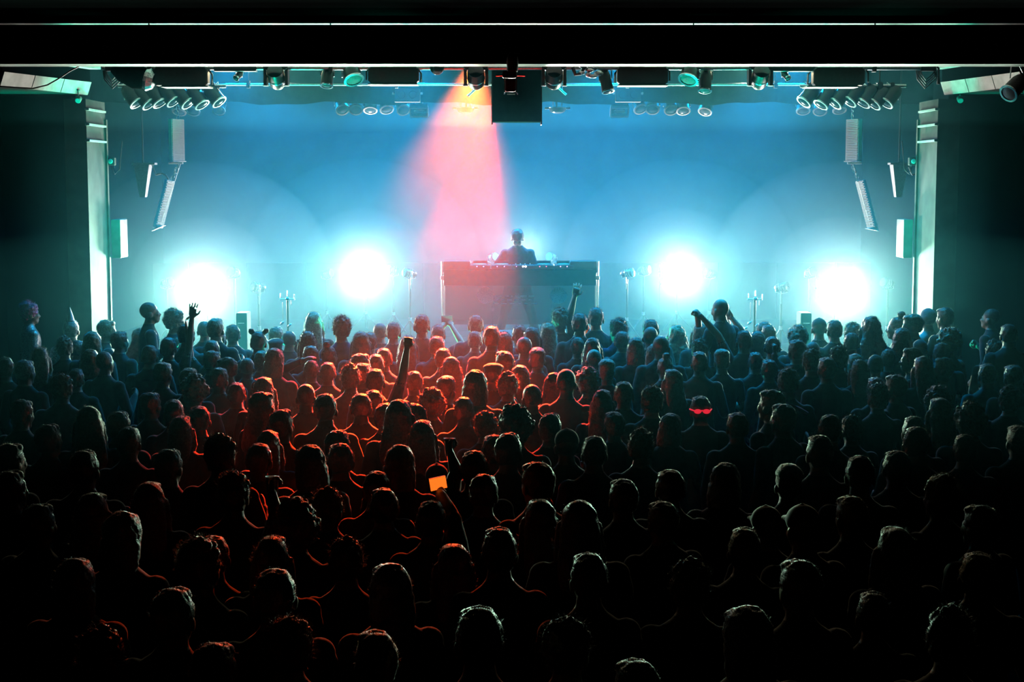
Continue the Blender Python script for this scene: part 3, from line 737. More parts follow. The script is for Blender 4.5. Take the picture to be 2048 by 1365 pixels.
# low steps under those who stand above the rest along the stage front
for p, r in PEOPLE:
    z = r['o'].location.z
    if z > 0.05:
        side = 'bald head' if r['u'] == 1445 else {59: 'pink-haired person', 291: 'profile by the left pillar', 1859: 'white shirt', 1894: 'dark head beside the white shirt', 1989: 'lone figure at the right wall'}[int(r['u'])]
        t = thing('step_box', 'low black step under the ' + side, 'step', (p.x, p.y, 0))
        MB().box((0, 0, z - .02), (.40, .40, .04), None, .008).obj('tread', 'black_paint', t)
        MB().box((0, 0, (z - .042) / 2), (.36, .36, z - .042)).obj('riser', 'black_paint', t)

# labels that single each one out: look + the landmark they stand under + order among those that look the same there
LAND = [(198, 'left stage pillar'), (415, 'left outer floor lamp'), (731, 'left inner floor lamp'), (1040, 'DJ booth'), (1355, 'right inner floor lamp'), (1671, 'right outer floor lamp'), (1876, 'right stage pillar')]
BAND = [(690, 'front crowd'), (750, 'upper crowd'), (840, 'middle crowd'), (960, 'rear crowd'), (2000, 'near darkness')]
ORD = ['first', 'second', 'third', 'fourth', 'fifth', 'sixth', 'seventh', 'eighth', 'ninth', 'tenth']
buckets = {}
for p, r in PEOPLE:
    o = r['o']; o['group'] = 'people in the crowd'
    if r['label']: o['label'] = r['label']; continue
    look = HAIR_NAME[r['hair']].format(c=COLN[r['c']])
    if r['top'] != 'top_dark': look += ' in ' + TOPN[r['top']]
    lm = min(LAND, key=lambda q: abs(q[0] - r['u']))[1]
    bd = next(t for lim, t in BAND if r['v'] < lim)
    buckets.setdefault(look + ', ' + bd + ' below ' + lm, []).append(r)
for base, rs in buckets.items():
    rs.sort(key=lambda r: r['u'])
    for i, r in enumerate(rs):
        r['o']['label'] = base if len(rs) == 1 else base + ', ' + ORD[i] + ' from left'

# ---------------------------------------------------------------- things held up in the crowd
def hold(ref, u, v, fwd):
    return at(u, v, ref['p'].y + fwd)
def phone(name, loc, label, mt, tilt, yaw):
    t = thing(name, label, 'phone', loc, None, (math.radians(tilt), 0, math.radians(yaw)))
    MB().box((0, 0, 0), (.150, .009, .074), None, .006).obj('case', 'fixture_black', t)
    MB().box((0, -.0052, 0), (.138, .001, .066)).obj('screen', mt, t)
    MB().ell((.055, .006, .022), (.008, .003, .008), 10, 6).obj('camera_lens', 'lens_glass', t)
phone('smartphone', hold(R_PHONE, 875, 968, .28), 'phone with a glowing orange screen held over the rear crowd', 'phone_screen', -12, 52)
phone('smartphone', hold(R_FILM, 894, 638, .24), 'dark phone held up in the red haze by two hands', 'lens_glass', -4, 30)
def cup(loc, label, mt='clear_plastic'):
    t = thing('plastic_cup', label, 'cup', loc)
    MB().lathe([(.028, 0), (.036, .11), (.038, .112), (.036, .108), (.027, .004)], 18, None, False).obj('cup_wall', mt, t, True)
    MB().lathe([(.0275, .001), (.0275, .004)], 18).obj('cup_base', mt, t)
    MB().lathe([(.027, .005), (.033, .075)], 18).obj('drink', 'orange_drink', t)
mat('orange_drink', (0.55, 0.20, 0.05), 0.2, noise_amt=0.05)
cup(hold(R_CUP, 899, 903, .16) - Vector((0, 0, .03)), 'clear plastic cup lit red, held beside long-haired person')
cup(hold(R_CUP2, 545, 984, .16) - Vector((0, 0, .03)), 'clear plastic cup lit red and orange in the rear left crowd')
p = hold(R_BOT, 1174.5, 676, .14)
t = thing('drink_bottle', 'orange bottle with an added glow held at the front of the crowd', 'bottle', p)
MB().lathe([(.033, -.02), (.036, 0), (.036, .06), (.03, .11), (.018, .15)], 18).obj('bottle_body', 'orange_glow_plastic', t, True)
MB().lathe([(.017, .15), (.017, .175), (.004, .18)], 14).obj('bottle_cap', 'white_plastic', t, True)
p = hold(R_CAN, 1396, 640, .12)
t = thing('drink_can', 'dark can gripped in the raised hand near the bald head', 'can', p, None, (0, math.radians(-8), 0))
MB().lathe([(.026, -.085), (.033, -.078), (.033, .07), (.027, .082)], 18).obj('can_wall', 'fixture_black', t, True)
MB().lathe([(.026, .083), (.024, .080)], 18).obj('can_lid', 'steel', t)

# ================================================================ the performer and the booth
BY = 21.3
L0, R0 = at(884, 540, BY), at(1196, 540, BY)
bx, bw = (L0.x + R0.x) / 2, R0.x - L0.x
zt = at(1040, 541, BY).z
zf = at(1040, 571, BY).z
zs = at(1040, 650, BY).z
t = thing('dj_booth', 'long dark performer booth with see-through printed front at stage centre', 'booth', (bx, BY, STAGE_Z))
zz = lambda z: z - STAGE_Z
MB().box((0, .21, zz(zt) - .02), (bw - .02, .44, .035), None, .008).obj('table_top', 'black_cloth', t)
n = 30; vv, ff = [], []
for i in range(n + 1):
    x = -bw / 2 + .03 + (bw - .06) * i / n; sag = .05 * (1 - (2 * i / n - 1) ** 2)
    for yy in (-.05 - sag, -.035 - sag): vv += [(x, yy, zz(zf)), (x, yy, zz(zt) + .005)]
for i in range(n):
    o = i * 4; ff += [(o, o + 4, o + 5, o + 1), (o + 2, o + 3, o + 7, o + 6), (o, o + 2, o + 6, o + 4), (o + 1, o + 5, o + 7, o + 3)]
MB().add(vv, ff).obj('fascia', 'black_cloth', t, True)
MB().box((0, -.01, (zz(zf) + zz(zs)) / 2), (bw - .08, .004, zz(zf) - zz(zs) - .01)).obj('front_scrim', 'scrim', t)['label'] = 'see-through dark mesh front'
for s, uu in ((-1, 971), (1, 1117)):
    q = at(uu, 591, BY)
    MB().lathe([(.115, -.001), (.115, .001)], 36, T((q.x - bx, -.016, zz(q.z))) @ RX(90)).obj('printed_disc', 'scrim_print', t)
b = MB(); q = at(1025, 600, BY)          # worn central lettering: three bars of blocks
rr = random.Random(3)
for k in range(3):
    x = -.26
    while x < .26:
        wd = rr.uniform(.03, .09); b.box((q.x - bx + x + wd / 2, -.016, zz(q.z) + .05 - .05 * k), (wd, .002, .022)); x += wd + rr.uniform(.012, .04)
b.obj('printed_marks', 'scrim_print', t)
for s in (-1, 1):
    MB().tube([(s * (bw / 2 - .005), -.02, 0), (s * (bw / 2 - .005), -.02, zz(zt) + .12)], .017, 12).obj('upright', 'chrome', t, True)
    MB().tube([(s * (bw / 2 - .005), .41, 0), (s * (bw / 2 - .005), .41, zz(zt) - .03)], .017, 12).obj('upright', 'chrome', t, True)
    MB().box((s * (bw / 2 - .005), -.02, zz(zt) - .10), (.05, .05, .06), None, .01).obj('joint', 'steel', t)
    MB().tube([(s * (bw / 2 - .005), -.02, .12), (s * (bw / 2 - .005), .41, .12)], .014, 8).obj('brace', 'steel', t, True)
# speakers on the booth ends
for s, u0, u1, n in ((-1, 886, 940, 'left'), (1, 1140, 1195, 'right')):
    a, c = at(u0, 523, BY + .1), at(u1, 523, BY + .1)
    k = thing('monitor_speaker', 'boxy booth speaker on the %s end of the performer table' % n, 'speaker', ((a.x + c.x) / 2, BY + .24, zt))
    hh = a.z - zt
    MB().box((0, 0, hh / 2), (c.x - a.x, .28, hh), None, .012).obj('cabinet', 'fixture_black', k)
    MB().box((-s * (c.x - a.x) / 2, -.03, hh / 2), (.012, .2, hh * .9)).obj('side_rail', 'chrome', k)
    for yy in (-.06, .06): MB().lathe([(.05, .141), (.045, .146), (.012, .143)], 20, T((yy * 1.4, 0, hh / 2)) @ RX(-90)).obj('driver', 'fixture_black', k, True)
# players and mixer with small lights
def player(u, label, leds, wdt, kind):
    q = at(u, 540, BY + .12)
    k = thing(kind, label, 'player' if kind == 'media_player' else 'mixer', (q.x, BY + .21, zt))
    MB().box((0, 0, .012 + .026), (wdt, .34, .05), None, .008).obj('chassis', 'fixture_black', k)
    if kind == 'media_player':
        MB().lathe([(.095, 0), (.095, .012), (.08, .016), (.02, .016)], 28, T((0, -.03, .064))).obj('jog_wheel', 'steel', k, True)
        MB().box((0, .13, .09), (wdt * .7, .012, .05), RX(0)).obj('display', 'lens_glass', k)
    else:
        for i in range(4):
            MB().lathe([(.009, 0), (.008, .016)], 10, T((-.10 + i * .065, .05, .064))).obj('knob', 'white_plastic', k)
            MB().box((-.10 + i * .065, -.08, .07), (.012, .02, .016)).obj('fader', 'white_plastic', k)
    for (dx, m_, r) in leds:
        MB().ell((dx, -.172, .05), (r, .006, r * .8), 10, 6).obj('indicator_light', m_, k)
    for sx in (-1, 1):
        for sy in (-1, 1): MB().lathe([(.014, 0), (.012, .014)], 10, T((sx * wdt * .4, sy * .14, 0))).obj('foot', 'black_paint', k)
player(960, 'media player nearest the left booth speaker with two pale lights', [(-.04, 'led_pink', .008), (.05, 'led_pink', .008)], .28, 'media_player')
player(1003, 'media player just left of the performer with two pale lights', [(-.06, 'led_pink', .008), (.04, 'led_pink', .008)], .28, 'media_player')
player(1046, 'mixer in front of the performer with two bright round lights', [(.0, 'led_white', .014), (.035, 'led_white', .015), (-.09, 'led_pink', .006)], .30, 'audio_mixer')
player(1088, 'media player just right of the performer with red lights', [(-.06, 'led_red', .008), (.03, 'led_red', .008)], .28, 'media_player')
player(1128, 'media player nearest the right booth speaker with two pale lights', [(-.05, 'led_pink', .008), (.04, 'led_pink', .008)], .28, 'media_player')
# pale wedge put in for the bright patch under the booth
q = at(1030, 662, BY + .25)
t = thing('pale_wedge', 'pale low wedge put in for the bright patch under the booth', 'speaker', (q.x, BY - .35, STAGE_Z))
MB().add([(-.30, -.16, 0), (.30, -.16, 0), (.30, .2, 0), (-.30, .2, 0), (-.30, -.02, .36), (.30, -.02, .36), (.30, .2, .30), (-.30, .2, .30)], [(3, 2, 1, 0), (0, 1, 5, 4), (4, 5, 6, 7), (2, 3, 7, 6), (1, 2, 6, 5), (0, 4, 7, 3)]).obj('wedge_body', 'white_plastic', t)
MB().box((0, -.1, .18), (.5, .008, .2), T((0, 0, 0))).obj('wedge_grille', 'grille_grey', t)
# performer, facing the crowd, leaning over the mixer
DY = BY + .68
hd = at(1040, 456, DY)
qs = (hd.z - STAGE_Z) / 1.745
me = make_body('performer_body', {1: ((.35, .06, 1.10), (.12, .36, 1.045), .45, (0, 0, -1)), -1: ((-.26, .10, 1.08), (-.09, .38, 1.05), .4, (0, 0, -1))}, .22, .0068, 'long', legs=.19, nod=.6)
dj = bpy.data.objects.new('person', me); col.objects.link(dj)
dj.location = (hd.x - .03, DY, STAGE_Z); dj.rotation_euler = (0, 0, math.radians(178)); dj.scale = (qs * 1.04, qs, qs * .995)
tag(dj, 'performer in dark long sleeves leaning over the booth, head bowed', 'person')
dj.material_slots[0].link = 'OBJECT'; dj.material_slots[0].material = MATS['top_dark']
ho = bpy.data.objects.new('hair', hair_for('thick')); col.objects.link(ho); ho.parent = dj
hy, hn = me['head']; ho.matrix_local = T((0, hy, 1.55)) @ Matrix.Rotation(-hn, 4, 'X') @ T((0, 0, -1.55))
ho.material_slots[0].link = 'OBJECT'; ho.material_slots[0].material = MATS['hair_black']

# ================================================================ the rig above the stage
def px(n, Y): return n * Y / F_PX
def side_of(u): return 'left' if u < 1024 else 'right'
G_FLOOD, G_HEAD, G_PAR, G_LED = 'black flood panels behind the beam', 'moving heads on the front pipe', 'par cans in the angled rows', 'LED par lamps under the border curtain'
def hang(t, z_pipe, x=0.0, y=0.0, r=.012, top=None):
    """clamp and stem from the fixture's origin up to its pipe"""
    h = z_pipe - t.location.z
    if h > .02: MB().tube([(x, y, 0), (x, y, h)], r, 8).obj('stem', 'fixture_black', t)
    MB().box((x, y, h), (.05, .08, .085), None, .008).obj('clamp', 'steel', t)

def flood(u0, u1, v0, v1, lip0, lip1, yoke_u, label):
    Y = 17.5; a, c = at(u0, v0, Y), at(u1, v1, Y); w_, h_ = c.x - a.x, a.z - c.z
    t = thing('flood_panel', label, 'stage light', ((a.x + c.x) / 2, Y, (a.z + c.z) / 2), G_FLOOD)
    MB().box((0, 0, 0), (w_, .16, h_), None, .028).obj('housing', 'fixture_black', t)
    for k in range(6): MB().box((-w_ * .36 + k * w_ * .144, .086, .02), (.012, .02, h_ * .6)).obj('cooling_fin', 'fixture_black', t)
    l0, l1 = at(lip0, v1, Y).x - t.location.x, at(lip1, v1, Y).x - t.location.x
    MB().box(((l0 + l1) / 2, .03, -h_ / 2 - .012), (l1 - l0, .30, .014)).obj('reflector_lip', 'white_plastic', t)['label'] = 'pale bottom lip shining in the stage light'
    MB().box((0, .088, -.01), (w_ * .9, .006, h_ * .7)).obj('front_glass', 'lens_glass', t)
    x = at(yoke_u, v0, Y).x - t.location.x
    MB().tube([(x, 0, -h_ * .42), (x, 0, h_ * .1), (x * .8, 0, h_ * .55), (x * .5, 0, h_ * .62)], .011, 8).obj('yoke', 'chrome', t, True)
    MB().tube([(-x, 0, -h_ * .3), (-x, 0, h_ * .2), (-x * .8, 0, h_ * .62), (x * .5, 0, h_ * .62)], .010, 8).obj('yoke', 'fixture_black', t, True)
    hang(t, Z_PIPE0)
flood(309, 418, 134, 172, 326, 420, 424, 'long black flood panel above the left hanging speakers')
flood(737, 838, 133, 167, 738, 836, 842, 'black flood panel left of the centre cabinet')
flood(1234, 1335, 133, 169, 1236, 1334, 1230, 'black flood panel right of the centre cabinet')
flood(1625, 1727, 135, 172, 1610, 1714, 1616, 'long black flood panel above the right hanging speakers')

def moving_head(u, label):
    Y = 17.55; c = at(u, 152, Y)
    t = thing('moving_head', label, 'stage light', c, G_HEAD)
    MB().box((0, 0, .095), (.27, .20, .07), None, .02).obj('base', 'fixture_black', t)
    for s in (-1, 1):
        a = MB().box((s * .118, 0, -.01), (.034, .15, .19), None, .010).obj('yoke_arm', 'fixture_black', t)
        MB().box((s * .115, -.03, -.107), (.05, .12, .012)).obj('arm_trim', 'white_plastic', a)
    hd_ = MB().lathe([(.02, -.13), (.075, -.125), (.092, -.09), (.095, 0), (.095, .10), (.088, .16)], 26, T((0, .02, -.025)) @ RX(62)).obj('head', 'fixture_black', t, True)
    MB().lathe([(.097, .0), (.100, .012), (.097, .024)], 26, T((0, .02, -.025)) @ RX(62)).obj('trim_ring', 'chrome', hd_, True)
    MB().lathe([(.085, .161), (.05, .168), (.01, .171)], 22, T((0, .02, -.025)) @ RX(62)).obj('lens', 'lens_glass', hd_, True)
    hang(t, Z_PIPE0, 0, 0)
for u, l in ((553, 'moving head lamp between the outer and inner flood panels on the left'), (952, 'moving head lamp close on the left of the centre cabinet'), (1108, 'moving head lamp close on the right of the centre cabinet'), (1520, 'moving head lamp between the inner and outer flood panels on the right')):
    moving_head(u, l)

def par(name, loc, M, L, r, label, group, zp, gel=False, cat='stage light', lens='lens_glass', rim='chrome'):
    t = thing(name, label, cat, loc, group)
    MB().lathe([(r * .45, -L / 2), (r * .8, -L / 2 + .03), (r * .96, -L * .18), (r, L / 2)], 20, M, True).obj('can', 'fixture_black', t, True)
    MB().lathe([(r * 1.01, L / 2 - .012), (r * 1.10, L / 2 - .006), (r * 1.10, L / 2 + .008), (r * .86, L / 2 + .010), (r * .86, L / 2 + .003)], 20, M, False).obj('rim', rim, t, True)
    MB().lathe([(r * .86, L / 2 + .001), (r * .5, L / 2 + .010), (.004, L / 2 + .013)], 18, M).obj('lens', lens, t, True)
    R = M.to_3x3(); ax = R @ Vector((0, 0, 1)); sx = R @ Vector((1, 0, 0))
    h = zp - loc[2]
    pts = [sx * r * 1.08, sx * r * 1.1 - ax * .03 + Vector((0, 0, h * .6)), Vector((0, 0, h * .92)), -sx * r * 1.1 - ax * .03 + Vector((0, 0, h * .6)), -sx * r * 1.08]
    MB().tube(pts, .007, 6).obj('yoke', 'steel', t)
    MB().box((0, 0, h), (.045, .07, .08), None, .008).obj('clamp', 'fixture_black', t)
    MB().tube([ax * L * .1 + Vector((0, 0, r)), -ax * L * .5, Vector((0, 0, h * .7)) - ax * L * .3], .005, 5).obj('cable', 'fixture_black', t)
    return t
# profile cans and scoops on the front pipe
for u, v, ty, tx, L, r, lab in ((655, 153, 4, 160, .22, .068, 'short upright can lamp between moving head and scoop on the left'), (1211, 160, -12, 165, .27, .066, 'tilted can lamp beside the bundled foil right of centre'), (1411, 160, 5, 160, .26, .07, 'upright can lamp between scoop and moving head on the right'),
                             (478, 150, 35, 140, .12, .036, 'tiny black pin spot under the left light bar'), (1570, 150, -35, 140, .12, .036, 'tiny black pin spot under the right light bar')):
    par('can_lamp', at(u, v, 17.55), RY(ty) @ RX(tx), L, r, lab, None, Z_PIPE0)
for u, s in ((704, 1), (1380, -1)):
    t = par('scoop_lamp', at(u, 148, 17.5), RY(s * 72) @ RX(s * 0) @ RX(0) @ Matrix.Rotation(math.radians(150), 4, 'Y') if False else RY(-s * 20) @ RX(150), .16, .105, 'round scoop lamp tilted beside the %s inner flood panel' % side_of(u), None, Z_PIPE0, lens='grille_grey')
# short pipes and angled par rows at both ends
for s, n in ((-1, 'left'), (1, 'right')):
    u0, u1 = (236, 452) if s < 0 else (1600, 1812)
    zp = pipe('side_pipe', u0, u1, 172, 18.4, .022, 'short pipe carrying the row of angled par cans on the %s' % n, [at((u0 * 3 + u1) / 4, 172, 18.4).x, at((u0 + 3 * u1) / 4, 172, 18.4).x])
    us = [262, 285, 309, 335, 363, 393, 426]
    for k, u in enumerate(us):
        uu = u if s < 0 else 2048 - u - 2
        tilt = 38 + 4 * math.sin(k * 2.1)
        par('par_can', at(uu, 190 + 3 * math.sin(k * 1.7), 18.4), RY(-s * 0) @ RY(-s * -1 * 0 + (180 - tilt if s < 0 else -(180 - tilt))) @ RX(14), .25, .088,
            '%s par can, counted from the pillar, in the angled row on the %s' % (['first', 'second', 'third', 'fourth', 'fifth', 'sixth', 'seventh'][k], n), G_PAR, zp, rim='steel', lens='dark_lens')
    # light bar with bright underside
    u0, u1 = (428, 514) if s < 0 else (1545, 1634)
    a, c = at(u0, 137, 17.5), at(u1, 137, 17.5)
    t = thing('light_bar', 'dark slim light bar with bright underside beside the %s moving head' % n, 'stage light', ((a.x + c.x) / 2, 17.5, a.z))
    MB().box((0, 0, 0), (c.x - a.x, .09, .045), None, .008).obj('housing', 'fixture_black', t)
    MB().box((0, .01, -.028), (c.x - a.x - .01, .13, .010)).obj('diffuser', 'white_plastic', t)
    for q in (-.35, .35): MB().box((q * (c.x - a.x), 0, .04), (.03, .06, .05)).obj('bracket', 'steel', t)
    # cable loops and a wrapped lamp by the soffit
    q = at(1856 if s > 0 else 226, 133, 17.5)
    t = thing('cable_coil', 'loops of pale cable hanging under the beam at the %s end' % n, 'cable', q)
    for k in range(4):
        w_ = .09 + .014 * k
        MB().tube([(-w_, .01 * k, .06), (-w_ * .8, .01 * k, -.08 - .02 * k), (-.02, .01 * k, -.15 - .03 * k), (w_ * .75, .01 * k, -.07 - .02 * k), (w_, .01 * k, .06)], .007, 6).obj('loop', 'grille_grey', t, True)
    MB().tube([(.0, 0, .06), (.12, 0, -.02), (.12, 0, -.12)], .012, 6).obj('plug_lead', 'fixture_black', t)
    MB().lathe([(.014, 0), (.02, -.05), (.018, -.075)], 12, T((.12, 0, -.12))).obj('plug', 'white_plastic', t)
    MB().box((0, 0, Z_PIPE0 - q.z), (.16, .07, .07)).obj('tie', 'fixture_black', t)
q = at(262, 150, 17.45)
t = thing('wrapped_lamp', 'dark bagged lamp with crumpled foil end near the left soffit', 'stage light', q)
MB().lathe([(.03, -.22), (.10, -.12), (.14, .05), (.12, .14), (.06, .18)], 18, RY(105)).obj('bag', 'black_cloth', t, True)
g = MB().lathe([(.05, .14), (.11, .16), (.13, .20), (.09, .26)], 14, RY(105)).obj('foil_wrap', 'foil', t)
hang(t, Z_PIPE0)
q = at(1180, 142, 17.4)
t = thing('foil_bundle', 'crumpled foil and cable bundle hanging right of the centre cabinet', 'foil', q)
rr = random.Random(5)
b = MB(); [b.ell((rr.uniform(-.09, .10), rr.uniform(-.04, .04), rr.uniform(-.06, .06)), (rr.uniform(.03, .055), rr.uniform(.03, .05), rr.uniform(.02, .04)), 8, 6) for _ in range(9)]
b.obj('foil', 'foil', t)
MB().tube([(-.19, 0, .04), (-.16, 0, -.04), (-.10, 0, -.03), (-.05, 0, .05)], .02, 8).obj('cable', 'fixture_black', t, True)
MB().tube([(0, 0, 0), (0, 0, Z_PIPE0 - q.z)], .01, 6).obj('tie', 'fixture_black', t)
q = at(874, 137, 17.4)
t = thing('dome_lamp', 'small clear glass dome lamp left of the centre moving head', 'lamp', q)
MB().lathe([(.082, .03), (.080, .0), (.065, -.04), (.03, -.066), (.004, -.072)], 24).obj('glass_dome', 'clear_plastic', t, True)
MB().lathe([(.05, .034), (.05, .06), (.02, .07)], 18).obj('holder', 'steel', t, True)
MB().lathe([(.002, -.03), (.028, -.02), (.03, .0), (.014, .03)], 14).obj('bulb', 'white_plastic', t, True)
hang(t, Z_PIPE0)
# centre cabinet and the device hooked on the beam in front of it
a, c = at(984, 136, 17.9), at(1083, 243, 17.9)
t = thing('hanging_cabinet', 'square dark cabinet hanging at the centre of the beam', 'speaker', ((a.x + c.x) / 2, 17.9, (a.z + c.z) / 2))
w_, h_ = c.x - a.x, a.z - c.z
MB().box((0, .2, 0), (w_, .38, h_), None, .006).obj('cabinet', 'border_cloth', t)
MB().box((0, .002, 0), (w_ * .96, .012, h_ * .97)).obj('rear_panel', 'black_cloth', t)
for s in (-1, 1):
    MB().box((s * w_ / 2, .2, -.02), (.012, .40, h_ + .03)).obj('side_edge', 'fixture_black', t)
    MB().tube([(s * w_ * .4, .2, h_ / 2), (s * w_ * .4, .2, CEIL + .125 - t.location.z)], .006, 6).obj('hanging_wire', 'steel', t)
hx = at(1022, 183, 17.87) - t.location
MB().tube([(hx.x - .075, -.03, hx.z - .03), (hx.x - .06, -.05, hx.z), (hx.x + .06, -.05, hx.z), (hx.x + .075, -.03, hx.z - .03)], .011, 8).obj('handle', 'chrome', t, True)
MB().box((hx.x, -.012, hx.z - .03), (.09, .012, .012)).obj('handle_plate', 'chrome', t)
q = at(1021, 140, 16.36)
t = thing('projector', 'small black device clamped to the beam in front of the hanging cabinet', 'projector', q)
MB().lathe([(.02, -.06), (.055, -.05), (.06, .03), (.055, .12), (.03, .15)], 20, T((.02, -.04, .03)) @ RX(-8)).obj('body', 'fixture_black', t, True)
MB().box((-.01, -.02, -.05), (.15, .12, .07), None, .012).obj('clamp_body', 'fixture_black', t)
for s in (-1, 1):
    MB().box((s * .06, -.03, -.155), (.012, .03, .16)).obj('arm', 'steel', t)
    MB().tube([(s * .07, -.02, -.06), (s * .15, -.02, -.062)], .009, 6).obj('thumb_screw', 'chrome', t)
MB().box((0, -.01, -.16), (.10, .06, .13), None, .008).obj('lens_box', 'fixture_black', t)
MB().box((0, .07, z_bot - q.z - .011), (.07, .18, .022)).obj('beam_hook', 'fixture_black', t)
# upstage LED pars under the border
for us, n in (((360, 388, 439, 683, 712, 741, 772, 805), 'left'), ((1278, 1305, 1341, 1366, 1412, 1606, 1640, 1678), 'right')):
    for k, u in enumerate(us):
        rr = random.Random(u)
        q = at(u, 213 + rr.uniform(-2, 3), 22.0)
        par('led_par', q, RZ(rr.uniform(-28, 28)) @ RX(143 + rr.uniform(-10, 10)), .14, .092, '%s LED par from the left, under the border curtain on the %s half' % (['first', 'second', 'third', 'fourth', 'fifth', 'sixth', 'seventh', 'eighth'][k], n), G_LED, Z_PIPE2 + .05, rim='white_plastic')
for u, n in ((838, 'left'), (1239, 'right')):
    q = at(u, 223, 21.7)
    t = thing('square_lamp', 'square pale-framed bowl lamp under the border just %s of centre' % n, 'stage light', q)
    b = MB(); s_ = .12; d = .075
    for dx, dz, wx, wz in ((0, d, 2 * s_, .02), (0, -d, 2 * s_, .03), (-s_, 0, .02, 2 * d), (s_, 0, .02, 2 * d)): b.box((dx, 0, dz), (wx, .05, wz), RX(42))
    b.obj('frame', 'white_plastic', t)
    MB().box((0, .05, 0), (2 * s_, .05, 2 * d), RX(42)).obj('housing', 'grille_grey', t)
    MB().ell((0, .0, .005), (.075, .02, .045), 20, 12, RX(42)).obj('bowl', 'lens_glass', t, True)
    for s in (-1, 1): MB().tube([(s * .05, .05, .06), (s * .05, .05, .20)], .01, 6).obj('hanger', 'chrome', t)
    hang(t, Z_PIPE2, 0, .3)
for u, n in ((931, 'left'), (1115, 'right')):
    q = at(u, 219, 21.6)
    t = thing('bowl_lamp', 'shallow bowl lamp with two bright lugs under the border, %s of the cabinet' % n, 'stage light', q)
    MB().lathe([(.12, .02), (.118, .0), (.095, -.04), (.05, -.055), (.004, -.058)], 24).obj('bowl', 'lens_glass', t, True)
    MB().lathe([(.122, .018), (.126, .024), (.122, .03)], 24, None, False).obj('rim', 'chrome', t, True)
    for s in (-1, 1):
        MB().box((s * .145, 0, .015), (.055, .05, .025)).obj('lug', 'white_plastic', t)
        MB().tube([(s * .06, 0, .03), (s * .06, 0, .20)], .007, 6).obj('hanger', 'steel', t)
    hang(t, Z_PIPE2, 0, .4)
for u, n, s in ((815, 'left', -1), (1256, 'right', 1)):
    q = at(u, 190, 20.7)
    t = thing('strobe_box', 'flat dark box with thin bright lower edge on the border curtain, %s of centre' % n, 'stage light', q)
    MB().box((0, 0, 0), (.33, .12, .17), None, .01).obj('housing', 'fixture_black', t)
    MB().box((0, -.02, -.09), (.33, .14, .010)).obj('lower_edge', 'white_plastic', t)
    for sx in (-1, 1):
        MB().lathe([(.05, .0), (.045, .006), (.01, .006)], 18, T((sx * .075, -.062, 0)) @ RX(90)).obj('fan_guard', 'fixture_black', t, True)
        MB().box((sx * .185, 0, .02), (.03, .03, .03)).obj('pivot', 'chrome', t)
        MB().tube([(sx * .185, 0, .02), (sx * .185, 0, CEIL + .125 - q.z)], .006, 6).obj('hanger', 'fixture_black', t)
for u, v, ang, n in ((945, 184, 42, 'left'), (1125, 183, -42, 'right')):
    q = at(u, v, 18.9)
    t = thing('tilted_tube_lamp', 'short bright tilted tube under the %s centre moving head' % n, 'lamp', q)
    MB().tube([(-.06, 0, 0), (.06, 0, 0)], .013, 10, RY(-ang)).obj('tube', 'white_plastic', t, True)
    MB().tube([(-.075, 0, 0), (-.06, 0, 0)], .016, 10, RY(-ang)).obj('end_cap', 'steel', t, True)
    MB().tube([(0, 0, 0), (0, .3, Z_PIPE1 - q.z)], .005, 6).obj('wire', 'steel', t)
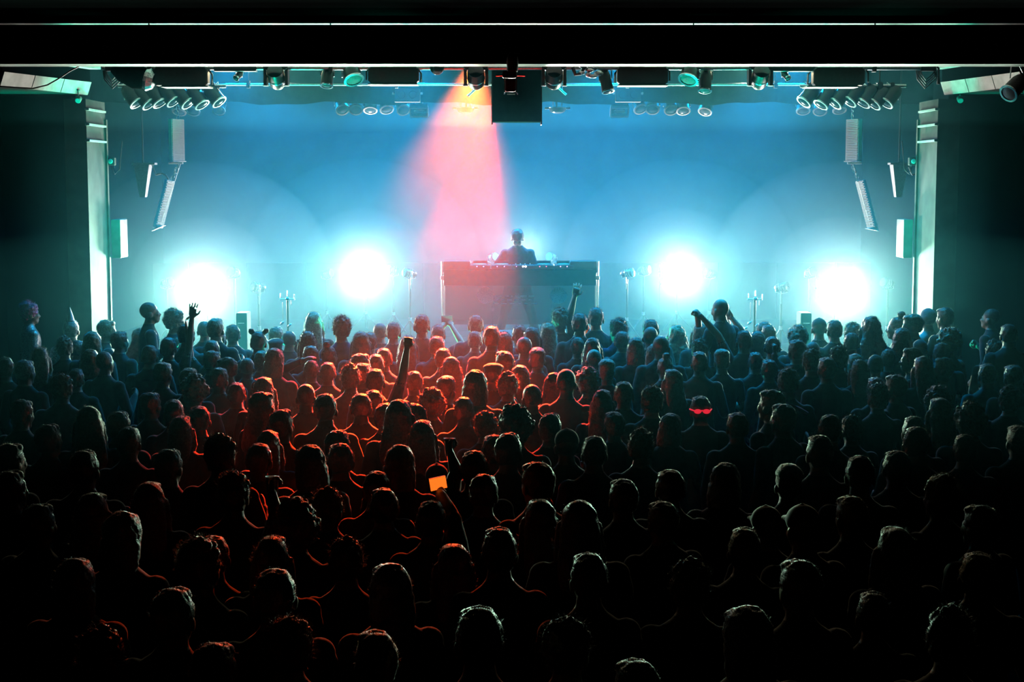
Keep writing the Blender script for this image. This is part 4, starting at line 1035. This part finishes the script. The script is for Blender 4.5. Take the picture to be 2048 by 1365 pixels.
# hanging column speakers on chains, upper and lower, each side
def chain(t, p0, p1, n):
    for k in range(n):
        q = Vector(p0).lerp(Vector(p1), (k + .5) / n); L = (Vector(p1) - Vector(p0)).length / n
        pts = [(math.cos(a) * L * .3, 0, math.sin(a) * L * .62) for a in [i * math.pi / 4 for i in range(9)]]
        MB().tube(pts, .006, 5, T(q) @ RZ(90 * (k % 2) + 20)).obj('chain_link', 'chrome', t)
for s, n in ((-1, 'left'), (1, 'right')):
    m = lambda u: u if s < 0 else 2048 + 22 - u
    a, c = at(m(356), 238, 20.2), at(m(356), 322, 20.2)
    hgt = a.z - c.z; ww = px(21, 20.2)
    t = thing('column_speaker', 'upright grey column speaker hanging on a chain at the %s of the stage' % n, 'speaker', (a.x - (0.0 if s < 0 else .06), 20.2, c.z), None, (0, 0, 0))
    MR = RZ(-s * 66)
    MB().box((0, .03, hgt / 2), (.27, .05, hgt), MR, .006).obj('cabinet', 'white_plastic', t)
    for k in range(24): MB().box((0, .0, .012 + (hgt - .024) * k / 23), (.25, .010, .012), MR).obj('grille_bar', 'white_plastic', t)
    MB().box((0, .02, -.006), (.28, .07, .012), MR).obj('end_plate', 'white_plastic', t)
    chain(t, (0, 0, hgt), (0, 0, hgt + .28), 5)
    MB().tube([(0, 0, hgt + .28), (0, 0, CEIL + .12 - c.z)], .006, 6).obj('hanging_wire', 'steel', t)
    xx = -s * 0.03
    MB().box((s * .04, 0, -.03), (.18, .06, .02)).obj('bracket', 'steel', t)
    # the tilted lower one hangs from the upper
    e0, e1 = at(m(343), 362, 20.2), at(m(319), 456, 20.2)
    t2 = thing('tilted_column_speaker', 'slim pale column speaker tilted outward under the upright one, %s side' % n, 'speaker', (e1.x - (0 if s < 0 else .06), 20.2, e1.z))
    d = (e0 - e1); L = d.length; ang = math.degrees(math.atan2(d.x, d.z))
    Mx = RY(ang)
    MR = Mx @ RZ(-s * 66)
    MB().box((0, .025, L / 2), (.17, .04, L), MR, .005).obj('cabinet', 'white_plastic', t2)
    for k in range(18): MB().box((0, .0, .03 + (L - .06) * k / 17), (.15, .010, .018), MR).obj('grille_bar', 'white_plastic', t2)
    MB().add([(-.06, -.06, -.01), (.07, -.06, .03), (.07, .06, .03), (-.06, .06, -.01), (-.09 if s < 0 else .09, -.06, -.04), (-.09 if s < 0 else .09, .06, -.04)], [(0, 1, 2, 3), (0, 4, 1), (3, 2, 5), (0, 3, 5, 4), (1, 4, 5, 2)]).obj('foot_plate', 'white_plastic', t2)
    top = Mx @ Vector((0, 0, L)); up = Vector((a.x - (0 if s < 0 else .06), 20.2, c.z - .04)) - t2.location
    chain(t2, top, up, 4)
    MB().tube([Mx @ Vector((0, 0, .02)), up + Vector((.02, 0, 0))], .003, 5).obj('stay_wire', 'steel', t2)
    # wall gear inside the stage sides
    q = at(214 if s < 0 else 1866, 322, 19.05)
    t = thing('junction_box', 'small pale box on the inner face of the %s pillar' % n, 'box', (s * 4.95, 19.45, q.z))
    MB().box((0, 0, 0), (.10, .08, .10), None, .008).obj('case', 'grey_plaster', t)
    MB().lathe([(.03, 0), (.026, .012), (.006, .014)], 14, T((0, -.041, 0)) @ RX(90)).obj('cover', 'pale_plaster', t)
    MB().tube([(0, 0, -.05), (-s * .04, 0, -.16), (-s * .10, 0, -.10), (-s * .14, 0, .25)], .006, 6).obj('cable', 'fixture_black', t)
    q = at(286 if s < 0 else 1798, 330, 20.6)
    t = thing('wall_speaker', 'tapered speaker on a bracket in the shadowy %s side of the stage' % n, 'speaker', (q.x, 20.6, q.z))
    MB().add([(-.10, -.1, 0), (.10, -.1, 0), (.10, .1, 0), (-.10, .1, 0), (-.04, -.06, -.42), (.03, -.06, -.42), (.03, .06, -.42), (-.04, .06, -.42)], [(3, 2, 1, 0), (0, 1, 5, 4), (1, 2, 6, 5), (2, 3, 7, 6), (3, 0, 4, 7), (4, 5, 6, 7)]).obj('cabinet', 'grille_grey', t)
    MB().box((.02, 0, .015), (.30, .16, .025)).obj('top_plate', 'grille_grey', t)
    MB().tube([(0, 0, .02), (0, 0, CEIL + .12 - q.z)], .012, 8).obj('drop_pole', 'fixture_black', t)
    MB().tube([(.17, -.02, -.13), (.24, -.02, -.11), (.30, -.02, -.13), (.34, -.02, -.2)], .012, 6).obj('arm', 'grille_grey', t)
    MB().tube([(.12, 0, .0), (.17, -.02, -.13)], .01, 6).obj('arm_stem', 'grille_grey', t)
    q = at(157 if s < 0 else 1920, 199, 18.5)
    t = thing('spot_bracket', 'small round spotlight under the end of the %s soffit' % n, 'spotlight', q)
    MB().lathe([(.015, -.05), (.035, -.03), (.035, .03), (.03, .035)], 14, RX(120)).obj('can', 'pale_plaster', t, True)
    MB().tube([(0, 0, .02), (0, 0, .10)], .008, 6).obj('stem', 'pale_plaster', t)
    MB().lathe([(.03, .10), (.03, .11)], 14).obj('rose', 'pale_plaster', t)
q = at(2032, 172, 16.9)
t = par('par_can', q, RY(50) @ RX(150), .30, .095, 'lone black par can at the far right edge under the soffit', None, q.z + .3)
MB().tube([(0, 0, .3), (-.35, .2, .55)], .006, 6).obj('safety_wire', 'fixture_black', t)
t = thing('loose_cable', 'dark cable drooping across the left soffit face', 'cable', at(110, 160, 16.92))
c0 = t.location.copy()
MB().tube([at(u, v, 16.9) - c0 for u, v in ((158, 133), (140, 142), (118, 157), (95, 170), (66, 177), (30, 175), (-10, 172))], .008, 6).obj('lead', 'fixture_black', t, True)

# ================================================================ gear standing on the stage
def tripod(t, h, r=.28):
    MB().tube([(0, 0, .05), (0, 0, h)], .016, 10).obj('pole', 'fixture_black', t, True)
    for k in range(3):
        a = math.radians(90 + 120 * k)
        MB().tube([(0, 0, .28), (r * math.cos(a), r * math.sin(a), .012)], .010, 8).obj('leg', 'fixture_black', t)
    MB().lathe([(.026, .26), (.026, .31)], 12).obj('collar', 'steel', t, True)
for k, (u, v, Y) in enumerate(STROBES):
    q = at(u, v, Y); zb = at(u, 597 if Y < 23 else 567, Y).z
    hz = 2 * (q.z - zb) if True else 0
    t = thing('strobe_light', 'glaring white strobe panel on a stand, %s floor lamp' % ('left outer', 'left inner', 'right inner', 'right outer')[k], 'stage light', (q.x, q.y, STAGE_Z), 'white strobe panels on the stage')
    zc = q.z - STAGE_Z
    MB().box((0, 0, zc), (.50, .14, hz), None, .015).obj('housing', 'fixture_black', t)
    for i in range(3):
        for j in range(4): MB().box((-.172 + j * .1147, -.076, zc + (i - 1) * hz * .3), (.108, .008, hz * .27)).obj('lamp_cell', 'strobe_face', t)
    MB().box((0, -.075, zc - hz / 2 - .006), (.52, .03, .012)).obj('lower_frame', 'white_plastic', t)
    for s in (-1, 1):
        MB().box((s * .262, 0, zc), (.016, .05, hz * .9)).obj('yoke_arm', 'steel', t)
        MB().lathe([(.02, 0), (.016, .03)], 12, T((s * .27, 0, zc)) @ RY(s * 90)).obj('knob', 'fixture_black', t)
    MB().box((0, 0, zc - hz / 2 - .03), (.54, .05, .016)).obj('yoke_bar', 'steel', t)
    tripod(t, zc - hz / 2 - .03)
def stand_lamp(u, v, Y, yaw, label, bent=0):
    q = at(u, v, Y)
    t = thing('stand_spotlight', label, 'spotlight', (q.x, Y, STAGE_Z)); z = q.z - STAGE_Z
    tripod(t, z - .09, .22)
    M = T((0, 0, z)) @ RZ(yaw) @ RX(80)
    hd_ = MB().lathe([(.03, -.10), (.055, -.07), (.06, .0), (.07, .09), (.066, .10)], 18, M).obj('head', 'fixture_black', t, True)
    for k in range(3): MB().lathe([(.061 + .003 * k, -.02 + .035 * k), (.067 + .003 * k, -.012 + .035 * k), (.061 + .003 * k, -.004 + .035 * k)], 18, M, False).obj('ring', 'chrome', hd_, True)
    MB().lathe([(.064, .101), (.03, .108), (.004, .109)], 16, M).obj('lens', 'lens_glass', t, True)
    for s in (-1, 1): MB().tube([(s * .08, 0, z), (s * .08, 0, z - .07), (0, 0, z - .09)], .007, 6, None).obj('yoke_arm', 'steel', t)
    if bent:
        MB().tube([(-bent * .09, -.06, z + .02), (-bent * .03, -.08, z + .045), (bent * .02, -.08, z + .03), (bent * .03, -.08, z - .05), (bent * .02, -.08, z - .23)], [.012, .017, .019, .017, .010], 10).obj('bent_arm', 'chrome', t, True)['label'] = 'shiny bent arm'
LAMPS = [(333, 566, 22.0, 60, 'ringed spotlight on a stand outside the left outer strobe', 0), (517, 575, 22.0, -50, 'spotlight with shiny bent arm right of the left outer strobe', 1), (469, 545, 22.4, -20, 'tall spotlight rising beside the left outer strobe', 0),
         (653, 548, 24.6, 60, 'spotlight left of the left inner strobe', 0), (787, 541, 24.4, -60, 'small spotlight close right of the left inner strobe', 0), (820, 547, 23.4, -60, 'spotlight with shiny bent arm left of the booth', 1),
         (1254, 547, 23.4, 60, 'spotlight with shiny bent arm right of the booth', -1), (1288, 541, 24.4, 60, 'small spotlight close left of the right inner strobe', 0), (1420, 547, 24.6, -60, 'spotlight right of the right inner strobe', 0),
         (1563, 575, 22.0, 50, 'spotlight with shiny bent arm left of the right outer strobe', -1), (1620, 545, 22.4, 20, 'tall spotlight rising beside the right outer strobe', 0), (1776, 567, 22.0, -60, 'ringed spotlight on a stand outside the right outer strobe', 0),
         (985, 515, 25.2, 30, 'small backlit spotlight just left of the performer', 0), (1104, 515, 25.2, -30, 'small backlit spotlight just right of the performer', 0)]
for a in LAMPS: stand_lamp(*a)
for u, n in ((575, 'left'), (1510, 'right')):
    q = at(u, 596, 20.6)
    t = thing('equipment_stand', 'spindly metal stand with glinting fittings on the %s of the stage' % n, 'stand', (q.x, 20.6, STAGE_Z)); z = q.z - STAGE_Z
    tripod(t, z, .26)
    MB().tube([(-.10, 0, z - .02), (.10, 0, z - .02)], .008, 8).obj('crossbar', 'steel', t)
    for dx, dz, hh in ((-.09, .0, .06), (.0, .02, .08), (.09, -.03, .08), (.05, -.10, .07)):
        MB().tube([(dx, -.01, z + dz), (dx, -.01, z + dz + hh)], .007, 8).obj('pin', 'chrome', t, True)
    MB().ell((.005, -.03, z - .01), (.028, .02, .024), 12, 8).obj('boss', 'white_plastic', t, True)
    MB().tube([(-.06, -.02, z - .06), (-.06, -.02, z - .34)], .006, 8).obj('side_rod', 'chrome', t, True)
    for dx, dz in ((.03, -.36), (-.07, -.33), (-.12, -.40)):
        MB().ell((dx, -.03, z + dz), (.034, .02, .016), 12, 8, R=RY(-35).to_3x3()).obj('fitting', 'white_plastic', t, True)
for u, n in ((487, 'left'), (1608, 'right')):
    q = at(u, 640, 20.2)
    t = thing('stage_case', 'small grey case on the deck at the %s of the stage' % n, 'case', (q.x, 20.2, STAGE_Z)); z = q.z - STAGE_Z + .1
    MB().box((0, 0, z / 2), (.14, .3, z), None, .01).obj('case_body', 'grey_plaster', t)
    MB().tube([(-.04, -.15, z * .8), (-.04, -.17, z * .8), (.04, -.17, z * .8), (.04, -.15, z * .8)], .008, 6).obj('handle', 'chrome', t)
